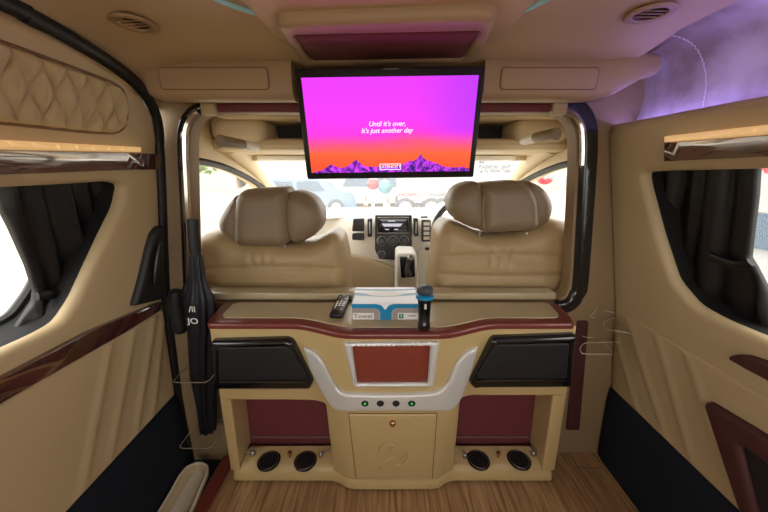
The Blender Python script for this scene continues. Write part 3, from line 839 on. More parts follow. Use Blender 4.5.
for s in ([(280, 240), (240, 254), (212, 282), (206, 318)], [(232, 262), (268, 266), (262, 285), (250, 312)], [(204, 372), (228, 356), (240, 332), (276, 316)], [(286, 306), (318, 294), (314, 322), (290, 330)], [(330, 302), (332, 322), (310, 346), (280, 354)]): e_.add(*emb(s))
e_.build('emblem', M['cab_gold'], dr, 60)

# ================================================================ THINGS ON THE WORKTOP
wz = .762
# remote control
a0 = onZ(345, 298, wz); a1 = onZ(336, 319, wz); d_ = (a1 - a0); ln = d_.length; ang = math.atan2(d_.y, d_.x) + PI / 2
rc = thing('remote_control', (a0 + a1) / 2, 'slim black remote control with pale buttons lying left of the tissue box', 'remote control')
rm = Matrix.Rotation(ang, 3, 'Z'); cc = (a0 + a1) / 2 + Vector((0, 0, .0095))
obj('body', *rbox(cc, (.046, ln, .018), .006, 3, rm), M['black'], rc)
for i in range(9):
    for j in (-1, 0, 1):
        pt = cc + rm @ Vector((j * .012, ln / 2 - .018 - i * (ln - .04) / 9, .0088))
        big = i in (4, 5, 6)
        obj('key', *(lathe([(.005, 0), (.004, .002)], pt, 8) if big else lathe([(.004, 0), (.003, .0015)], pt, 8)), M['white'] if big or (i + j) % 3 == 0 else M['text_grey'], rc)
# tissue box
fb = onZ(385, 320, wz); yb = fb.y
xl, xr = onY(352, 312, yb).x, onY(418.5, 312, yb).x
zt = onY(385, 303.5, yb).z
ybk = onZ(385, 287, zt).y
tb = thing('tissue_box', ((xl + xr) / 2, (yb + ybk) / 2, wz), 'white tissue box with blue wave print and grey panels, between remote and microphone', 'tissue box')
obj('carton', *rbox(((xl + xr) / 2, (yb + ybk) / 2, (wz + zt) / 2), (xr - xl, ybk - yb, zt - wz), .002, 1), mat('box_white', (246, 249, 252), .35), tb)
fh = zt - wz; fw = xr - xl
def fpt(a, b): return (xl + a * fw, wz + b * fh)
def front_patch(name, pts, m, off): pillow(name, [fpt(*p) for p in pts], xz(yb - off), NY, .0002, m, tb, r=0, step=.02, skirt=.0001)
arcL = [(.0, 1.0), (.30, 1.0), (.40, .95), (.46, .85), (.5, .66)]
front_patch('blue_print', [(0, .97), (.36, .97), (.44, .90), (.5, .62), (.56, .90), (.64, .97), (1, .97), (1, .72), (.70, .72), (.63, .66), (.60, .5), (.60, .02), (.42, .02), (.42, .5), (.39, .66), (.32, .72), (0, .72)], M['blue'], .0003)
front_patch('grey_print', [(0, .715), (.315, .715), (.385, .65), (.415, .5), (.415, .02), (0, .02)], M['boxgrey'], .0003)
front_patch('grey_print', [(1, .715), (.705, .715), (.635, .65), (.605, .5), (.605, .02), (1, .02)], M['boxgrey'], .0003)
front_patch('label_panel', [(.01, .04), (.33, .04), (.33, .44), (.01, .44)], M['white'], .0006)
front_patch('label_panel', [(.69, .04), (.995, .04), (.995, .44), (.69, .44)], M['white'], .0006)
front_patch('green_print', [(.705, .10), (.775, .10), (.775, .38), (.705, .38)], M['green'], .0009)
xx, zz = fpt(.165, .24); text_mesh('Towel', .020, (Vector((xx, yb - .0009, zz)), Vector((1, 0, 0)), Vector((0, 0, 1))), M['text_grey'], 'lettering', tb, sx=1.2)
xx, zz = fpt(.74, .24); text_mesh('T', .014, (Vector((xx, yb - .0012, zz)), Vector((1, 0, 0)), Vector((0, 0, 1))), M['text_white'], 'lettering', tb)
xx, zz = fpt(.90, .28); text_mesh('ecolife', .009, (Vector((xx, yb - .0009, zz)), Vector((1, 0, 0)), Vector((0, 0, 1))), M['dash_dark'], 'lettering', tb)
def tpt(a, b): return Vector((xl + a * fw, yb + b * (ybk - yb), zt + .0004))
for (b0, b1, cur) in ((.48, .62, -.10), (.80, .88, -.06)):
    v = []; f = []
    for i in range(17):
        a = i / 16; c = cur * math.sin(PI * a)
        v += [tpt(a, b0 + c), tpt(a, b1 + c * .6)]
    for i in range(16): f.append((2 * i, 2 * i + 2, 2 * i + 3, 2 * i + 1))
    obj('blue_print', v, f, mat('pale_blue', (120, 170, 200), .4), tb, 0)
v = []; n = 20
for i in range(n):
    a = 2 * PI * i / n; v.append(tpt(.5 + .30 * math.cos(a), .56 + .16 * math.sin(a)) + Vector((0, 0, .0004)))
obj('opening_flap', v, [tuple(range(n))], M['white'], tb, 0)
# microphone
mb_ = onZ(424, 329, wz); my = mb_.y
mt_ = onY(425, 285, my + .015); ax = (mt_ - mb_); hl = ax.length; ax.normalize()
mic = thing('microphone', mb_, 'black handheld microphone with blue ring standing at the worktop edge', 'microphone')
obj('handle', *lathe([(.017, 0), (.0195, .004), (.0195, .02), (.018, .024), (.0195, .06), (.0205, hl * .55), (.022, hl * .66), (.024, hl * .70)], mb_, 24, ax), M['black_gloss'], mic)
obj('blue_ring', *lathe([(.023, hl * .69), (.028, hl * .715), (.0285, hl * .76), (.024, hl * .79), (.021, hl * .80)], mb_, 24, ax), M['blue'], mic)
obj('grille', *lathe([(.021, hl * .80), (.0255, hl * .85), (.0255, hl * .92), (.0205, hl * .97), (.012, hl * 1.0), (.001, hl * 1.005)], mb_, 24, ax), mat('mic_mesh', (84, 90, 96), .4, metal=.7, bump=1, bscale=900), mic)
obj('switch', *rbox(mb_ + ax * hl * .58 + Vector((0, -.021, 0)), (.007, .004, .016), .001), M['silver'], mic)

# ================================================================ FRONT SEATS
def grooves(hl_, vl_, amp=.013, w=.0095):
    def fn(x, z):
        s = 0
        for (z0, k, xc) in hl_: s -= amp * math.exp(-((z - z0 - k * (x - xc) ** 2) / w) ** 2)
        for (x0, za, zb_) in vl_:
            if za - .02 < z < zb_ + .02: s -= amp * .7 * math.exp(-((x - x0) / w) ** 2) * sstep(za - .02, za + .01, z) * (1 - sstep(zb_ - .01, zb_ + .02, z))
        return s
    return fn
def seat(name, back, center, lw_, rw_, label, seams, tucks, posts):
    Y = 1.27
    bk = pY(back, 1.245); xs_ = [p[0] for p in bk]; xc = (min(xs_) + max(xs_)) / 2
    t = thing(name, (xc, Y, .3), label, 'seat', 'front seats')
    zs = [onY(xc * 0 + u, v_, 1.17).z for u, v_ in seams]
    hl_ = [(z, k, xc) for z, k in zip(zs, (-.12, .10))]
    vl_ = [(onY(u, 255, 1.17).x, onY(u, 264, 1.17).z, onY(u, 246, 1.17).z) for u in tucks]
    b_ = [(a, z) for a, z in bk]
    pillow('backrest', rounded(b_, .03, 4), xz(Y), NY, .11, M['seat'], t, r=.065, t0=.28, step=.0095, skirt=.09, extra=grooves(hl_, vl_), smooth=80, ring=(.04, .12, .25, .42, .62, .82, 1))
    # cushion below, hidden from the rear but really there
    obj('seat_cushion', *rbox((xc, 1.49, .50), (.50, .36, .16), .05, 3), M['seat'], t)
    obj('seat_base', *rbox((xc, 1.49, .33), (.44, .30, .17), .02, 2), M['dash_dark'], t)
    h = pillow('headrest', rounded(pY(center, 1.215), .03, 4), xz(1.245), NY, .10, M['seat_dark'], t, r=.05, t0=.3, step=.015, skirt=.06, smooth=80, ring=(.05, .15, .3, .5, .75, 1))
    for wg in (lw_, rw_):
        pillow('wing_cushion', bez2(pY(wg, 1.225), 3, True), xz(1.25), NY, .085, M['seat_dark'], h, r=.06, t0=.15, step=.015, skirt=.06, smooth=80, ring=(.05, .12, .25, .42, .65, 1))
    obj('seam_piping', *tube([Vector((x, 1.149, z)) for x, z in pY([(center[0][0] + 6, 196), (center[0][0] + 5, 212), (center[0][0] + 6, 228)], 1.15)], .002, 6), M['seat'], h)
    for u in posts:
        p0 = onY(u, 240, 1.19); obj('post', *tube([Vector((p0.x, 1.2, p0.z - .05)), Vector((p0.x, 1.2, p0.z + .03))], .008, 8), M['steel'], t)
    return t
seat('passenger_seat', [(200, 237), (210, 231), (226, 229), (250, 240), (285, 242), (306, 243), (318, 240), (334, 230), (343, 236), (348, 258), (350, 312), (226, 312), (211, 280), (204, 256)],
     [(237, 215), (239, 196), (246, 189), (286, 187), (291, 195), (293, 238), (287, 245), (244, 245), (237, 240)],
     [(240, 194), (228, 205), (220, 222), (225, 234), (238, 243), (246, 236), (248, 210)],
     [(288, 193), (302, 192), (316, 200), (323, 214), (320, 229), (310, 238), (294, 243), (286, 230), (284, 210)],
     'tan leather front seat on the left with winged headrest, behind the remote control', [(280, 267), (280, 286)], (251, 260, 270), (249, 283))
seat('driver_seat', [(429, 300), (430, 286), (433, 256), (436, 230), (446, 219), (460, 224), (480, 233), (510, 232), (530, 226), (546, 218), (562, 220), (571, 224), (570, 240), (564, 283), (559, 312), (429, 312)],
     [(478, 215), (478, 190), (483, 183), (519, 180), (529, 187), (535, 200), (536, 224), (530, 230), (482, 232), (477, 227)],
     [(480, 184), (466, 183), (454, 190), (448, 203), (453, 217), (466, 225), (480, 228), (486, 210)],
     [(524, 182), (538, 185), (548, 195), (551, 208), (547, 220), (537, 226), (526, 228), (520, 205)],
     'tan leather driver seat on the right with winged headrest, behind the microphone', [(500, 255), (500, 276)], (492, 502, 512), (480, 527))

# ================================================================ DRIVER'S CAB
XCL, XCR = -.83, .89
# doors with window openings
dh = [(1.16, .86), (1.16, 1.285), (1.32, 1.283), (1.525, 1.265), (1.70, 1.232), (1.9, 1.178), (2.08, 1.112), (2.2, 1.03), (2.24, .93), (1.9, .87)]
for sgn, X, nm in ((1, XCL, 'door_1'), (-1, XCR, 'door_2')):
    nrm_ = Vector((sgn, 0, 0))
    d = pillow(nm, [(1.12, 0), (2.45, 0), (2.45, .98), (2.3, 1.05), (2.1, 1.18), (1.9, 1.30), (1.7, 1.42), (1.55, 1.52), (1.12, 1.52)], (lambda X_: lambda y, z: Vector((X_, y, z)))(X), nrm_, .03, M['dash_tan'], r=.02, t0=.2, step=.05, skirt=.04, holes=[rounded(dh, .03, 3)])
    tag(d, kind='structure')
    ws = [Vector((X + sgn * .02, y, z)) for y, z in bez2([(1.16, 1.286), (1.32, 1.284), (1.525, 1.266), (1.70, 1.232), (1.9, 1.178), (2.08, 1.110), (2.19, 1.03), (2.235, .94)], 4)]
    obj('weatherstrip', *tube(ws, .017, 8), M['rubber'], d)
    g = obj('window_pane', [Vector((X - sgn * .03, y, z)) for y, z in dh], [tuple(range(len(dh)))], M['glass'], d, 0)
# roof of the cab, overhead shelf
v, f = grid(lambda x, y: Vector((x, y, 1.52 - .25 * max(0, y - 1.5))), lsp(XCL - .02, XCR + .02, 2), lsp(1.1, 1.8, 6))
tag(obj('ceiling_cab', v, f, M['dash_tan']), kind='structure')
lipsec = [(1.52, 1.385), (1.50, 1.375), (1.492, 1.355), (1.50, 1.335), (1.53, 1.325), (1.62, 1.322), (1.72, 1.318), (1.75, 1.33), (1.75, 1.385)]
v, f = grid(lambda x, i: Vector((x, lipsec[i][0] + .10 * abs((x - .03) / .85) ** 3 * 0, lipsec[i][1])), lsp(XCL + .03, XCR - .03, 24), range(len(lipsec)))
n = len(lipsec); f += [tuple(k * n + n - 1 for k in (0, 23)) + (23 * n, 0)]
sh = thing('overhead_shelf', (.03, 1.6, 1.32), 'tan overhead shelf with a dark opening above the windscreen', 'shelf')
obj('lip', v, f, M['dash_tan'], sh)
obj('back_panel', *rbox((.03, 1.70, 1.43), (1.30, .02, .12), .002, 1), M['black_matte'], sh)
obj('top_panel', *rbox((.03, 1.56, 1.475), (1.50, .30, .03), .008, 2), M['dash_tan'], sh)
for sx in (-1, 1):
    obj('end_panel', *rbox((.03 + sx * .70, 1.58, 1.42), (.25, .24, .11), .04, 3), M['dash_tan'], sh)
# sun visors
for u0, u1, lab in ((256, 330, 'tan sun visor folded up at the left of the windscreen'), (450, 516, 'tan sun visor folded up at the right of the windscreen')):
    a = onY(u0, 150, 1.70); b = onY(u1, 160.5, 1.70); a.z = 1.316
    vt = thing('sun_visor', ((a.x + b.x) / 2, 1.70, b.z), lab, 'sun visor', 'sun visors')
    t = pillow('flap', rounded([(a.x, b.z), (b.x, b.z), (b.x, a.z), (a.x, a.z)], .02, 4), lambda x, z: Vector((x, 1.72 - (z - b.z) * .6, z)), NY, .016, M['cream'], vt, r=.012, step=.04, skirt=.012)
    obj('mount_arm', *tube([(a.x + .04, 1.715, 1.312), (b.x - .04, 1.715, 1.312)], .005, 8), M['cream'], vt)
# grab handles on the pillars
for pts, lab in (([(220, 141, 1.21), (232, 143, 1.26), (246, 145, 1.33), (259, 149, 1.41)], 'brown grab handle on the left pillar under the overhead shelf'), ([(557, 134, 1.21), (545, 136, 1.26), (533, 138, 1.33), (521, 142, 1.41)], 'brown grab handle on the right pillar under the overhead shelf')):
    P = smooth_path([onY(*p) for p in pts], 5); N = len(P)
    t = thing('grab_handle', P[0], lab, 'handle', 'cab grab handles')
    obj('grip', *tube(P[:10], [.024 - .0006 * i for i in range(10)], 10), M['seat_dark'], t)
    obj('end_cap', *tube(P[9:], [.0185, .021, .021, .020, .019, .014, .008][:N - 9], 10), M['cream'], t)
# windscreen pillars and header
for sx, X in ((-1, XCL), (1, XCR)):
    P = smooth_path([(X - sx * .06, 1.58, 1.385), (X - sx * .05, 1.77, 1.31), (X - sx * .03, 2.02, 1.20), (X - sx * .02, 2.27, 1.06), (X - sx * .01, 2.44, .95)], 4)
    tag(obj('trim_pillar', *tube(P, [.075 - .033 * min(1, i / 6) for i in range(len(P))], 12), M['dash_tan']), kind='structure')
tag(obj('trim_header', *rbox(((XCL + XCR) / 2, 1.765, 1.325), (XCR - XCL - .06, .03, .07), .008, 2), M['dash_tan']), kind='structure')
# windscreen
v, f = grid(lambda x, t: Vector((x, 1.74 + .72 * t + .06 * (1 - ((x - .03) / .86) ** 2), 1.325 - .40 * t)), lsp(XCL, XCR, 9), lsp(0, 1, 5))
tag(obj('window_1', v, f, M['windshield']), kind='structure')

# dashboard
dash = thing('dashboard', (.03, 2.0, .3), 'cream dashboard with dark centre controls seen between the front seats', 'dashboard')
dsec = [(1.86, .40), (1.80, .62), (1.78, .80), (1.79, .90), (1.82, .955), (1.90, .975), (2.2, .965), (2.45, .94), (2.45, .40)]
def dfn(x, i):
    y, z = dsec[i]; k = abs((x - .05)) ; s = sstep(.16, .40, k)
    if i <= 4: y = y + .10 * s
    if 3 <= i <= 6: z = z - .03 * s
    return Vector((x, y, z))
v, f = grid(dfn, lsp(XCL + .03, XCR - .03, 40), range(len(dsec)))
n = len(dsec)
obj('body', v, f, M['cream'], dash, 50)
DY = 1.765
def dp(u, v_): p = onY(u, v_, DY); return p.x, p.z
def dpanel(name, px, m, th, off=0, r=.006, rd=.006, par=None):
    ol = pY(px, DY); return pillow(name, rounded(ol, rd, 3), xz(DY - off + .012), NY, th, m, par or dash, r=r, step=.03, skirt=.02)
dpanel('lower_panel', [(347, 254), (380, 262), (396, 268), (396, 300), (342, 300)], M['dash_tan'], .02)
dpanel('lower_panel', [(418, 250), (446, 240), (460, 244), (460, 300), (418, 300)], M['cream'], .015)
cs = dpanel('centre_stack', [(375, 215), (412, 215), (412, 246), (409, 261), (379, 259), (375, 250)], M['dash_dark'], .02)
sc_ = dpanel('display', [(378, 218), (409, 218), (409, 232), (378, 232)], M['black_gloss'], .006, .022, .002, .003, cs)
glow = emcol('display_glow', (236, 232, 244), .65)
def dq(name, px, m, off, par): return pillow(name, pY(px, DY), xz(DY - off + .012), NY, .0006, m, par, r=0, step=.03, skirt=.0003)
dq('readout', [(381.5, 223), (402.5, 223), (400, 226), (384, 226)], glow, .030, sc_)
dq('readout', [(385, 228.3), (389, 228.3), (389, 229.3), (385, 229.3)], glow, .030, sc_)
dq('readout', [(394, 228.3), (398, 228.3), (398, 229.3), (394, 229.3)], glow, .030, sc_)
dq('readout', [(388, 220), (395, 220), (395, 221), (388, 221)], glow, .030, sc_)
obj('display_rim', *tube([onY(u, v_, DY - .016) for u, v_ in ((377.5, 217.5), (377.5, 233), (408.5, 233), (408.5, 217.5))], .0025, 6, True), M['silver'], cs)
for u, v_, s in ((381.7, 240.5, 1), (392.8, 240, 1), (404, 240, 1), (381.5, 254, .8)):
    x, z = dp(u, v_); k_ = obj('control_knob', *lathe([(.027 * s, 0), (.025 * s, .012), (.018 * s, .022), (.016 * s, .024)], Vector((x, DY - .006, z)), 20, (0, -1, .1)), M['dash_dark'], cs)
    obj('knob_rim', *lathe([(.028 * s, .0), (.029 * s, .004), (.0265 * s, .006)], Vector((x, DY - .007, z)), 20, (0, -1, .1), False), M['silver'], k_)
for px in ([(353, 219), (364, 218.5), (364, 231.5), (352, 231.5)], [(352, 234), (364, 234), (364, 240.5), (352, 240)]): dpanel('switch_panel', px, M['dash_dark'], .012, .002)
for px in ([(367.5, 219), (372, 218.5), (372, 237), (367.5, 237)], [(413.5, 218), (418, 218.5), (418.5, 236.5), (414, 236.5)]):
    a_ = dpanel('air_vent', px, M['dash_dark'], .014, .002, .004, .004)
    z0 = onY(0, 227.5, DY).z; x0 = sum(p[0] for p in pY(px, DY)) / 4
    obj('vane', *rbox((x0, DY - .006, z0), (.006, .006, .07), .001, 1), M['silver'], a_)
dpanel('switch_panel', [(422, 220), (431, 220), (431, 242), (422, 242)], M['dash_dark'], .012, .002)
for i in range(4):
    zt_ = [(423.5, 222 + i * 4.8), (429.5, 222 + i * 4.8), (429.5, 225.3 + i * 4.8), (423.5, 225.3 + i * 4.8)]
    dq('button', zt_, M['cream'], .016, dash)
dpanel('slot', [(425, 247.5), (431, 247), (431, 250), (425, 250)], M['black_matte'], .008, .012, .003, .002)
dpanel('vent_slot', [(421, 216.8), (428, 216.4), (428, 218), (421, 218.2)], M['black_matte'], .01, .004, .003, .002)
# gear console
gy = 1.52
gc = thing('gear_console', (onY(406, 270, gy).x, gy, .3), 'white floor console with black shift gate and gear lever', 'gear console')
go_ = pY([(396, 255), (399, 252.5), (414, 253), (417, 256), (419, 310), (395.5, 310)], gy)
gi = pY([(399.5, 256), (414, 256), (415, 276), (401, 277)], gy)
pillow('housing', rounded(go_, .015, 3), xz(gy + .02), NY, .03, M['white'], gc, r=.015, step=.02, skirt=.12)
obj('pedestal', *rbox((onY(406, 270, gy).x, gy + .08, .38), (.16, .18, .276), .02, 2), M['white'], gc)
gate = pillow('shift_gate', rounded(gi, .008, 3), xz(gy - .012), NY, .006, M['black_gloss'], gc, r=.004, step=.02, skirt=.003)
a_ = [onY(u, v_, gy - .035) for u, v_ in ((409, 276), (407, 269), (409, 262), (410.5, 257))]
obj('gear_lever', *tube(smooth_path(a_, 4), [.016, .017, .017, .014, .012, .011, .011, .012, .013, .016, .018, .017, .01], 12), M['dash_dark'], gc)
obj('knob_cap', *lathe([(.012, 0), (.016, .006), (.012, .014), (.001, .017)], a_[-1] + Vector((0, -.004, -.004)), 14, (.1, -.8, .5)), M['steel'], gc)
# steering wheel
sc0 = onY(476, 236, 1.62)
sw = thing('steering_wheel', sc0, 'dark steering wheel mostly hidden behind the driver seat', 'steering wheel')
qz = Vector((0, 0, 1)).rotation_difference(Vector((0, -.82, .57)))
rim = [sc0 + qz @ Vector((.235 * math.cos(2 * PI * i / 40), .235 * math.sin(2 * PI * i / 40), 0)) for i in range(40)]
obj('rim', *tube(rim, .017, 10, True), M['dash_dark'], sw)
obj('hub', *lathe([(.07, -.03), (.075, 0), (.06, .02), (.02, .03)], sc0, 20, Vector((0, -.82, .57))), M['dash_dark'], sw)
for a in (0, PI, -PI / 2):
    obj('spoke', *tube([sc0, sc0 + qz @ Vector((.235 * math.cos(a), .235 * math.sin(a), 0))], .014, 8), M['silver'], sw)
v, f = tube([sc0 + Vector((0, .02, -.01)), sc0 + Vector((0, .16, -.12))], .03, 10); obj('column', v, f, M['dash_dark'], sw)
tag(obj('floor_cab', *rbox((.03, 1.8, .22), (1.70, 1.36, .04), 0), M['dash_dark'], None, 0), kind='structure')

# ================================================================ CURTAINS AND GLASS
def curtain(name, loop, base, nrm, folds, amp, tie, label, bandpts, ofs, sg):
    t = thing(name, base(*loop[0]) - Vector((0, 0, .3)), label, 'curtain')
    def wav(a, b):
        s = 0
        for k, (fr_, ph, am) in enumerate(folds): s += am * math.sin(fr_ * (a + tie[2] * (b - tie[1]) * (a - tie[0])) + ph)
        return amp * s
    pillow('cloth', loop, lambda a, b: base(a, b) - nrm * ofs, nrm, .012, M['curtain'], t, r=.02, t0=.1, step=.010, skirt=.006, extra=wav, smooth=80)
    if bandpts:
        obj('tie_band', *tube(smooth_path([base(*p) - nrm * (ofs - .022) for p in bandpts], 4), .011, 8, flat=(nrm, .5)), M['curtain'], t)
    return t
zT = L(0, 186, -.052)[1]
cl = [(L(0, 213, -.052)[0], zT + .03), (.99, zT + .03), (.99, .70), L(22, 365, -.052), L(30, 330, -.052), L(37, 300, -.052), L(30, 275, -.052), L(14, 236, -.052), L(2, 213, -.052)]
cl = [(L(-2, 205, -.052)[0], zT + .03), (1.0, zT + .03), (1.0, .68), L(-14, 372, -.052), L(8, 345, -.052), L(35, 304, -.052), L(36, 293, -.052), L(28, 268, -.052), L(12, 232, -.052), L(2, 212, -.052)]
curtain('window_curtain', cl, baseL, NL, [(95, .3, .7), (47, 1.2, .6), (180, 0, .25)], .010, (.62, 1.0, .8), 'black curtain gathered with a tie in the left side window', [L(30, 298, -.052), L(34, 297, -.052), L(42, 296, -.052), L(58, 297, -.052)], .055, 1)
obj('snap_button', *lathe([(.007, 0), (.006, .004), (.001, .005)], baseL(*L(83, 254, -.052)) - NL * .034, 12, NL), M['white'], bpy.data.objects['window_curtain'])
zT = R(768, 168, -.052)[1]
cr = [R(757.5, 158, -.052), (1.04, zT + .03), (1.04, .68), R(790, 350, -.052), R(775, 312, -.052), R(754, 272, -.052), R(748, 262, -.052), R(751, 235, -.052), R(755, 200, -.052)]
curtain('window_curtain', cr, baseR, NR, [(88, .9, .7), (41, .2, .7), (170, 1.0, .25)], .011, (.72, 1.0, .8), 'black curtain gathered with a tie in the right side window', [R(716, 258, -.052), R(738, 267, -.052), R(752, 267, -.052), R(758, 265, -.052)], .055, -1)
for nm, hole, bs, N_, X in (('window_2', holeL, baseL, NL, -1), ('window_3', holeR, baseR, NR, 1)):
    w = obj(nm, [bs(*p) - N_ * .11 for p in hole], [tuple(range(len(hole)))], M['glass'], None, 0); tag(w, kind='structure')
    pth = [bs(*p) - N_ * .10 for p in hole]
    obj('window_frame', *tube(pth, .013, 8, True), M['rubber'], w)
# outer reveal of the windows (panel to glass, blackened to read as curtain shadow)
for nm, hole, bs, N_ in (('trim_14', holeL, baseL, NL), ('trim_15', holeR, baseR, NR)):
    n = len(hole); v = [bs(*p) - N_ * .003 for p in hole] + [bs(*p) - N_ * .115 for p in hole]
    tag(obj(nm, v, [(i, (i + 1) % n, n + (i + 1) % n, n + i) for i in range(n)], M['hole']), kind='structure')

# ================================================================ LEFT CORNER: handle, umbrella, holder, shoe
P = [onY(u, v_, 1.045) for u, v_ in ((177, 290), (175.5, 298), (177, 312), (180, 326), (182, 333))]
gh = thing('wall_handle', onY(179, 312, 1.06), 'long black padded grab handle on the partition left of the umbrella', 'handle')
obj('grip', *tube(smooth_path(P, 4), [.010, .020, .024, .0255, .0265, .027, .027, .027, .027, .027, .027, .027, .0265, .0255, .024, .020, .010], 12), M['black_matte'], gh)
UY = .985
def U(u, v_): return onY(u, v_, UY)
um = thing('folded_umbrella', U(208, 434), 'folded black umbrella with white lettering standing in the clear holder by the cabinet', 'umbrella')
obj('handle', *tube(smooth_path([U(192.5, 219), U(194, 240), U(196.5, 262)], 4), [.0155, .018, .0175, .017, .017, .0175, .017, .016, .0145], 12), M['black_matte'], um)
def pleat(pts, rs, n=48, k=7, am=.2):
    Pp = smooth_path(pts, 5); N = len(Pp); v = []; f = []
    rr = np.interp(lsp(0, 1, N), lsp(0, 1, len(rs)), rs)
    for i, p in enumerate(Pp):
        for j in range(n):
            a = 2 * PI * j / n; r_ = rr[i] * (1 + am * math.sin(k * a + i * .16) + .05 * math.sin(3 * a + i * .4))
            v.append(p + Vector((r_ * math.cos(a), r_ * math.sin(a) * .8, 0)))
    for i in range(N - 1):
        for j in range(n):
            l = (j + 1) % n; f.append((i * n + j, i * n + l, (i + 1) * n + l, (i + 1) * n + j))
    f += [tuple(range(n)), tuple((N - 1) * n + j for j in range(n - 1, -1, -1))]
    return v, f
can = obj('canopy', *pleat([U(195.5, 255), U(197.5, 280), U(200, 300), U(202.5, 325), U(203, 350), U(204, 375), U(206, 405), U(208, 431)], [.018, .024, .043, .046, .044, .043, .033, .026]), M['umbrella'], um, 60)
obj('loose_fold', *tube(smooth_path([U(189, 282), U(187, 292), U(189, 302), U(194, 312)], 4), [.006, .014, .016, .016, .018, .018, .016, .014, .016, .016, .012, .010, .004], 8), M['umbrella'], um)
fx = (U(202, 314) + Vector((.0, -.052, 0)), Vector((1, 0, -.05)).normalized(), Vector((.05, 0, 1)).normalized())
text_mesh('JO', .030, fx, M['text_white'], 'lettering', um, sx=1.15, depth=.002)
text_mesh('/II', .030, (U(201, 303) + Vector((0, -.050, 0)), fx[1], fx[2]), M['text_white'], 'lettering', um, depth=.002)
uh = thing('umbrella_holder', U(205, 440), 'clear acrylic two-tier umbrella holder on the partition beside the cabinet', 'holder')
for px in ([(180, 377), (188, 366), (214, 363), (207, 377)], [(192, 442), (197, 428), (226, 424), (224, 441)]):
    zc = U(sum(p[0] for p in px) / 4, sum(p[1] for p in px) / 4).z
    ol = [(onZ(u, v_, zc).x, onZ(u, v_, zc).y) for u, v_ in px]
    cxx = sum(p[0] for p in ol) / 4; cyy = sum(p[1] for p in ol) / 4
    c0 = U(204, 373) if zc > .3 else U(208, 436)
    hl2 = [(c0.x + .055 * math.cos(2 * PI * i / 20) * (1 if zc > .3 else .72), UY + .05 * math.sin(2 * PI * i / 20) * (1 if zc > .3 else .7)) for i in range(20)]
    ol = [(c0.x - .075, UY - .07), (c0.x + .055, UY - .07), (c0.x + .06, 1.06), (c0.x - .075, 1.06)]
    hole_ = [[(U(204, 373).x + .066 * math.cos(2 * PI * i / 24), UY + .058 * math.sin(2 * PI * i / 24)) for i in range(24)]] if zc > .3 else []
    pl = pillow('tier', rounded(ol, .02, 4), (lambda z_: lambda x, y: Vector((x, y, z_)))(zc if zc > .3 else zc - .012), NZ, .005, M['acrylic'], uh, r=.002, step=.015, skirt=.0, holes=hole_)
    obj('edge', *tube([Vector((x, y, zc + .003)) for x, y in rounded(ol, .02, 4)], .0018, 5, True), mat('acrylic_edge', (150, 142, 128), .3), pl)
obj('back_plate', *rbox((U(204, 400).x - .01, 1.062, (U(204, 372).z + U(208, 436).z) / 2), (.10, .004, .36), .001, 1), M['acrylic'], uh)
# shoe: slip-on lying on the step, toe towards the camera
def shoe():
    c = onZ(172, 487, .02); cx, cy = -.787, .853
    t = thing('slip_on_shoe', (cx, cy, -.036), 'beige slip-on shoe with dark sole on the black door step', 'shoe')
    Ls = .32; z0 = -.034
    ang_ = math.radians(-5); ro = math.radians(4)
    def W2(a):  # half width along length 0 heel .. 1 toe
        return float(np.interp(a, [0, .05, .15, .35, .6, .75, .9, .97, 1], [.012, .045, .054, .056, .060, .060, .050, .034, .010]))
    def Ht(a): return float(np.interp(a, [0, .08, .25, .45, .6, .8, .95, 1], [.084, .086, .078, .070, .070, .056, .040, .022]))
    def place(l, w, h):
        w, h = w * math.cos(ro) + h * math.sin(ro), h * math.cos(ro) - w * math.sin(ro) + .006
        y = cy + Ls * .42 - l * Ls; x = cx + w
        return Vector((cx + (x - cx) * math.cos(ang_) + (y - cy) * math.sin(ang_), cy + (y - cy) * math.cos(ang_) - (x - cx) * math.sin(ang_), z0 + h))
    As = [0, .008, .02, .04, .07, .11, .17, .25, .34, .44, .54, .62, .67, .71, .75, .79, .82, .88, .93, .97, .99, 1]
    n = 25; V = []; f = []
    def phim(a): return PI * (.62 + .38 * sstep(.60, .80, a))
    def pt(a, ph):
        w = W2(a); h = Ht(a); sx = math.sin(ph); cz = -math.cos(ph)
        x = w * math.copysign(abs(sx) ** .75, sx); z = .016 + (h - .016) * (.5 + .5 * cz)
        return place(a, x, z)
    for a in As:
        for k in range(n): V.append(pt(a, phim(a) * (2 * k / (n - 1) - 1)))
    for i in range(len(As) - 1):
        for k in range(n - 1): f.append((i * n + k, i * n + k + 1, (i + 1) * n + k + 1, (i + 1) * n + k))
    f.append(tuple(range(n))[::-1])
    up_ = obj('upper', V, f, M['shoe'], t, 70)
    so_ = up_.modifiers.new('thick', 'SOLIDIFY'); so_.thickness = .007; so_.offset = 0
    # insole, sole and rim
    ins = [place(a, s * W2(a) * .85, .022) for s in (1, -1) for a in (As[1:-1] if s == 1 else As[1:-1][::-1])]
    obj('insole', ins, [tuple(range(len(ins)))], M['shoe_lining'], t, 0)
    sl = [place(a, s * (W2(a) + .006), 0) for s in (1, -1) for a in (As if s == 1 else As[::-1])]; nn_ = len(sl)
    st_ = [p + Vector((0, 0, .022)) for p in sl]
    obj('sole', sl + st_, [tuple(range(nn_ - 1, -1, -1)), tuple(range(nn_, 2 * nn_))] + [(i, (i + 1) % nn_, nn_ + (i + 1) % nn_, nn_ + i) for i in range(nn_)], M['shoe_sole'], t, 40)
    rimp = []
    for a in As[:16]: rimp.append(pt(a, phim(a)))
    for a in As[:15][::-1]: rimp.append(pt(a, -phim(a)))
    obj('collar', *tube(smooth_path(rimp, 2, True), .0045, 7, True), M['shoe_lining'], t)
shoe()
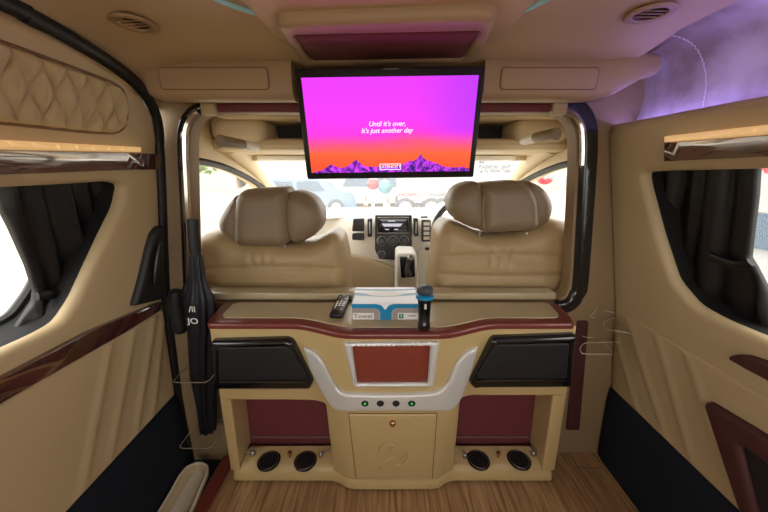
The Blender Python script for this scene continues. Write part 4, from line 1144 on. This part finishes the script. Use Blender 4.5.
# ================================================================ RIGHT CORNER: clear acrylic bottle rack
rk = thing('bottle_rack', onY(612, 345, 1.06), 'clear acrylic two-tier bottle rack on the partition in the right corner', 'rack')
edge = mat('acrylic_edge_glint', (200, 192, 176), .25)  # pale colour stands in for reflections along the clear plate edges
for top, px in ((1, [(632, 334), (621, 331.5), (608, 330), (604, 327), (605, 321.5), (615, 318), (627, 317)]), (0, [(613, 354), (586, 354), (581, 352), (580.5, 347.5), (586, 343), (605, 342.5), (630, 341)])):
    zc = onY(px[3][0], px[3][1], .985).z
    P = [onZ(u, v_, zc) for u, v_ in px]
    P = [Vector((p.x, min(p.y, 1.058), p.z)) for p in P]
    ol = [(p.x, p.y) for p in P]
    pl = pillow('tier', ol, (lambda z_: lambda x, y: Vector((x, y, z_)))(zc - .004), NZ, .004, M['acrylic'], rk, r=.0, step=.03, skirt=0)
    obj('edge', *tube(smooth_path(P, 4), .0016, 6), edge, pl)
for pts in ([(597, 306), (594, 313), (590, 316), (596, 318)], [(604, 310), (611, 312), (616, 312.5)], [(582, 336), (587, 337.5), (593, 337.5)], [(602, 340), (612, 352)]):
    obj('edge_glint', *tube(smooth_path([onY(u, v_, 1.045) for u, v_ in pts], 4), .0014, 6), edge, rk)  # small reflections of the clear rack, drawn as thin pale tubes

# ================================================================ OUTSIDE
GZ = -.55
M['ground'] = mat('pale_ground', (158, 150, 132), .9, var=.12, vscale=.7)
M['leaf'] = mat('leaf', (96, 118, 62), .7, var=.3, vscale=3)
M['carwhite'] = mat('car_white', (150, 152, 154), .3, coat=.4)
M['carblue'] = mat('car_blue', (92, 116, 142), .3, coat=.4)
M['carglass'] = mat('car_glass', (44, 66, 84), .15)
M['tyre'] = mat('tyre', (70, 70, 74), .8)
M['orange'] = mat('cone_orange', (190, 88, 48), .6)
M['wallpale'] = mat('pale_render', (168, 162, 148), .9, var=.08, vscale=.8)
v, f = grid(lambda a, b: Vector((a, b, GZ)), lsp(-40, 40, 2), lsp(-25, 60, 2))
g = obj('ground', v, f, M['ground'], None, 0); tag(g, kind='structure')
def car(name, loc, rz, Lc, body, label, van=False):
    t = thing(name, loc, label, 'car')
    t.rotation_euler = (0, 0, 0)
    rm_ = Matrix.Rotation(rz, 3, 'Z')
    def W_(x, y, z): return Vector(loc) + rm_ @ Vector((x, y, z))
    if van: sil = [(-.5, .25), (-.5, .75), (-.46, 1.0), (-.40, 1.55), (-.34, 1.72), (.30, 1.74), (.36, 1.5), (.44, 1.02), (.5, .9), (.5, .25)]
    else: sil = [(-.5, .25), (-.5, .62), (-.47, .88), (-.36, .95), (-.22, 1.36), (-.14, 1.44), (.18, 1.44), (.26, 1.38), (.40, .98), (.5, .9), (.5, .25)]
    wid = lambda z: .86 - .16 * max(0, z - .9) / .6
    pts_ = [(a * Lc, z) for a, z in sil]; sm = rounded(pts_, .12, 3)
    n = len(sm); v = []
    for s in (-1, 1):
        for a, z in sm: v.append(W_(a, s * wid(z), z))
    f = [tuple(range(n)), tuple(range(2 * n - 1, n - 1, -1))] + [(i, n + i, n + (i + 1) % n, (i + 1) % n) for i in range(n)]
    obj('body', v, f, body, t, 40)
    xa, xb = (-.40, .33) if van else (-.24, .30)
    for s in (-1, 1):
        for k in range(2):
            x0 = (xa + (xb - xa) * (k * .5 + .03)) * Lc; x1 = (xa + (xb - xa) * (k * .5 + .47)) * Lc
            w0, w1 = wid(.98) + .012, wid(1.34) + .012
            sh0 = .06 * Lc if k == 0 else 0; sh1 = -.04 * Lc if k == 1 else 0
            obj('side_window', [W_(x0, s * w0, .98), W_(x1, s * w0, .98), W_(x1 + sh1, s * w1, 1.34), W_(x0 + sh0, s * w1, 1.34)], [(0, 1, 2, 3)], M['carglass'], t, 0)
    if not van:
        for (xa_, za, xb_, zb2) in ((.385, 1.02, .275, 1.36), (-.345, 1.02, -.235, 1.34)):
            off = .02 if xa_ > 0 else -.02
            obj('windscreen', [W_(xa_ * Lc + off, -.72, za), W_(xa_ * Lc + off, .72, za), W_(xb_ * Lc + off, .64, zb2), W_(xb_ * Lc + off, -.64, zb2)], [(0, 1, 2, 3)], M['carglass'], t, 0)
    for sx in (-.31, .31):
        for s in (-1, 1):
            w = obj('wheel', *lathe([(.20, -.10), (.31, -.09), (.33, -.03), (.33, .05), (.30, .09), (.2, .10)], W_(sx * Lc, s * .80, .33), 20, rm_ @ Vector((0, s, 0))), M['tyre'], t)
            obj('hubcap', *lathe([(.19, .10), (.17, .115), (.05, .12)], W_(sx * Lc, s * .80, .33), 16, rm_ @ Vector((0, s, 0))), M['silver'], w)
    for s in (-1, 1):
        obj('headlight', *rbox(W_(.497 * Lc, s * .62, .74), (.05, .30, .14), .02, 2, rm_), M['white'], t)
    return t
car('parked_car', (-3.4, 12.0, GZ), math.radians(200), 4.3, M['carblue'], 'pale blue car parked outside, seen through the left of the windscreen')
car('parked_van', (-.6, 15.5, GZ), math.radians(182), 4.6, M['carwhite'], 'white van parked outside, just below the television', True)
car('parked_car', (4.9, 2.3, GZ), math.radians(95), 4.2, M['carwhite'], 'white car parked outside the right side window')
# truck with lettering
tk = thing('flatbed_truck', (2.4, 9.5, GZ), 'white truck with coloured lettering parked outside, behind the dashboard controls', 'truck')
def K(u, v_): return onY(u, v_, 9.5)
a = K(398, 190); b = K(470, 200)
obj('side_board', *rbox(((a.x + b.x) / 2 + .15, 9.5, (a.z + b.z) / 2), (b.x - a.x + .3, .08, a.z - b.z + .05), .02, 1), M['carwhite'], tk)
obj('cargo_box', *rbox(((a.x + b.x) / 2 + .15, 10.5, a.z + .45), (b.x - a.x + .3, 1.9, 1.2), .05, 2), M['carwhite'], tk)
obj('chassis', *rbox(((a.x + b.x) / 2 + .1, 9.75, b.z - .25), (b.x - a.x, .3, .25), .02, 1), M['text_grey'], tk)
for u, r_ in ((405, .34), (431, .34), (442, .34)):
    c = K(u, 208); w = obj('wheel', *lathe([(.22, -.12), (r_ - .03, -.11), (r_, -.04), (r_, .06), (r_ - .03, .12), (.2, .13)], (c.x, 9.55, c.z), 20, (0, -1, 0)), M['tyre'], tk)
    obj('hubcap', *lathe([(.2, .13), (.16, .15), (.05, .16)], (c.x, 9.55, c.z), 16, (0, -1, 0)), M['silver'], w)
ex = (Vector((1, 0, 0)), Vector((0, 0, 1)))
c = K(409, 194.7); text_mesh('HOPO', .17, (Vector((c.x, 9.45, c.z)), *ex), M['red'], 'lettering', tk, sx=1.4, depth=.005)
c = K(441, 194.7); text_mesh('YUNGERS  Y', .14, (Vector((c.x, 9.45, c.z)), *ex), M['tyre'], 'lettering', tk, sx=1.5, depth=.005)
# sign board with three lines
sb = thing('sign_board', (3.0, 8.0, GZ), 'white sign board with grey lettering outside, right of the television', 'sign')
a = onY(462, 150, 8.0); b = onY(524, 186, 8.0)
obj('panel', *rbox(((a.x + b.x) / 2, 8.0, (a.z + b.z) / 2), (b.x - a.x, .05, a.z - b.z), .01, 1), M['carwhite'], sb)
for sx in (a.x + .1, b.x - .1): obj('post', *tube([(sx, 8.04, GZ), (sx, 8.04, b.z + .05)], .04, 8), M['silver'], sb)
for v_, tx, u in ((162.5, 'IPE', 479), (167, 'PASSION UNIT', 479), (171.3, 'I & N NEW DANGGAL', 477.5)):
    c = onY(u, v_, 7.96); text_mesh(tx, .125, (Vector((c.x, 7.96, c.z)), *ex), M['black'], 'lettering', sb, align='LEFT' , sx=1.0)
# red round sign and small board at the right
rs = thing('round_sign', (4.0, 5.2, GZ), 'round red and white sign on a post outside the driver window', 'sign')
c = onY(545, 175, 5.6)
obj('disc', *lathe([(.17, 0), (.17, .02), (.165, .024)], c, 28, (-.3, -1, 0)), M['carwhite'], rs)
arc = []
for i in range(15):
    t_ = math.radians(215 + 135 * i / 14); arc.append(c + Vector((.12 * math.cos(t_), -.045 - .036 * math.cos(t_) * 0, .12 * math.sin(t_))))
obj('red_band', *tube(arc, .045, 8, flat=(Vector((.29, .957, 0)), .2)), M['red'], rs)
obj('post', *tube([(c.x + .01, c.y + .03, GZ), (c.x + .01, c.y + .03, c.z)], .03, 8), M['silver'], rs)
c = onY(570, 180, 5.2)
nb = thing('notice_board', (c.x, c.y, GZ), 'small white notice board on two legs outside the driver window', 'sign')
obj('panel', *rbox(c, (.34, .03, .24), .008, 1), M['carwhite'], nb)
[obj('printed_line', *rbox(c + Vector((0, -.017, dz)), (.22, .003, .022), 0), M['text_grey'], nb) for dz in (.05, -.01)]
for sx in (-.12, .12): obj('leg', *tube([(c.x + sx, c.y + .02, GZ), (c.x + sx, c.y + .02, c.z)], .015, 6), M['silver'], nb)
# banner with red letters beyond the right window
c = onX(766, 182, 3.2)
bn = thing('banner', (c.x, c.y, GZ), 'white banner with red lettering outside the right side window', 'banner')
eb = (Vector((0, -1, 0)), Vector((0, 0, 1)))
obj('sheet', *rbox(c, (.03, .9, .5), .005, 1), M['carwhite'], bn)
text_mesh('AN', .16, (c + Vector((-.02, .10, .12)), *eb), M['red'], 'lettering', bn)
text_mesh('ME', .12, (c + Vector((-.02, .10, -.08)), *eb), M['red'], 'lettering', bn)
for sy in (-.4, .4): obj('post', *tube([(c.x + .03, c.y + sy, GZ), (c.x + .03, c.y + sy, c.z)], .025, 6), M['silver'], bn)
# wing mirror outside the left door
c = onX(237, 177, -1.08)
wm = thing('wing_mirror', c, 'silver wing mirror outside the left cab door', 'mirror')
obj('shell', *lathe([(.02, -.05), (.085, -.02), (.10, .01), (.095, .03), (.02, .035)], c, 20, (.25, -1, 0)), M['silver'], wm)
obj('arm', *tube([c + Vector((.03, .02, -.05)), Vector((XCL - .03, c.y + .12, c.z - .10))], .018, 8), M['silver'], wm)
obj('glass', *lathe([(.08, .034), (.001, .036)], c, 20, (.25, -1, 0), False), M['chrome'], wm)
# scooters and cones seen through the windscreen
def cone(u, v_, lab):
    p = onZ(u, v_, GZ)
    k = min(1.0, 9.0 / p.y); p = Vector((p.x, p.y, GZ))
    t = thing('traffic_cone', p, lab, 'traffic cone', 'traffic cones outside')
    obj('cone', *lathe([(.14, .03), (.12, .04), (.035, .62), (.02, .64)], p, 16), M['orange'], t)
    obj('foot', *rbox(p + Vector((0, 0, .015)), (.36, .36, .03), .01, 1), M['orange'], t)
    obj('white_band', *lathe([(.094, .24), (.072, .38)], p + Vector((0, 0, .0)), 16, cap=False), M['text_white'], t)
cone(366, 210, 'orange traffic cone on the pale ground outside, the farther left one'); cone(388, 212.5, 'orange traffic cone on the pale ground outside, beside the truck')
pm = thing('ball_planter', (0, 10, GZ), 'pale post with a red and a teal ball outside below the television', 'planter')
c = onY(373, 184, 10.0); obj('red_ball', *lathe([(.01, -.2), (.14, -.14), (.2, 0), (.14, .14), (.01, .2)], c, 18), M['red'], pm)
c2 = onY(385, 187, 10.0); obj('teal_ball', *lathe([(.01, -.24), (.17, -.17), (.24, 0), (.17, .17), (.01, .24)], c2, 18), mat('teal_paint', (70, 130, 140), .5), pm)
obj('post', *tube([(c.x, 10.0, GZ), (c.x, 10.0, c.z)], .05, 8), M['silver'], pm); obj('post', *tube([(c2.x, 10, GZ), (c2.x, 10, c2.z)], .05, 8), M['silver'], pm)
# trees at the left
def tree(x, y, h, r_, lab, nb_=900):
    t = thing('leafy_tree', (x, y, GZ), lab, 'tree', 'trees outside the left window')
    obj('trunk', *tube(smooth_path([(x, y, GZ), (x + .05, y, GZ + h * .4), (x - .05, y + .05, GZ + h * .7)], 4), [.14, .13, .12, .11, .10, .09, .08, .07, .05], 8), mat('bark', (140, 118, 96), .9), t)
    b = MB()
    for _ in range(nb_):
        d = Vector((random.gauss(0, 1), random.gauss(0, 1), random.gauss(0, 1))).normalized() * r_ * random.uniform(.55, 1)
        p = Vector((x, y, GZ + h * .72)) + Vector((d.x, d.y, d.z * .8)); s = random.uniform(.08, .16)
        e1 = Vector((random.gauss(0, 1), random.gauss(0, 1), random.gauss(0, 1))).normalized(); e2 = e1.orthogonal().normalized()
        b.add([p - e1 * s, p + e2 * s * .5, p + e1 * s, p - e2 * s * .5], [(0, 1, 2, 3)])
    b.build('crown', M['leaf'], t, 0)
tree(-6.4, 9.5, 3.4, 1.4, 'leafy green tree outside the left cab window, beyond the wing mirror')
tree(6.8, 9.0, 3.2, 1.3, 'leafy green tree outside the driver window, beyond the round sign')
# pale wall of the yard far behind
tag(obj('wall_outside', *rbox((0, 24, GZ + 1.3), (60, .3, 2.6), 0), M['wallpale'], None, 0), kind='structure')

# ================================================================ CAMERA, LIGHT
cam = bpy.data.cameras.new('camera'); co = bpy.data.objects.new('camera', cam); COL.objects.link(co)
cam.sensor_width = 36; cam.lens = FPX / 768 * 36; cam.clip_start = .02; cam.clip_end = 200
co.location = (0, 0, CAMH); co.rotation_euler = (PI / 2 - TILT, 0, 0)
scene.camera = co
w = bpy.data.worlds.new('world'); scene.world = w; w.use_nodes = True
bg = w.node_tree.nodes['Background']; bg.inputs[0].default_value = (1.0, .985, .955, 1); bg.inputs[1].default_value = 3.8
su = bpy.data.lights.new('sun', 'SUN'); su.energy = 1.5; su.angle = .2; su.color = (1, .95, .86)
so_ = bpy.data.objects.new('sun', su); COL.objects.link(so_); so_.rotation_euler = (math.radians(28), math.radians(-12), 0)
vs_ = scene.view_settings
vs_.view_transform = 'Standard'; vs_.look = 'None'; vs_.exposure = 0.28; vs_.gamma = 1.0
scene.cycles.max_bounces = 10; scene.cycles.transparent_max_bounces = 12; scene.cycles.sample_clamp_indirect = 6
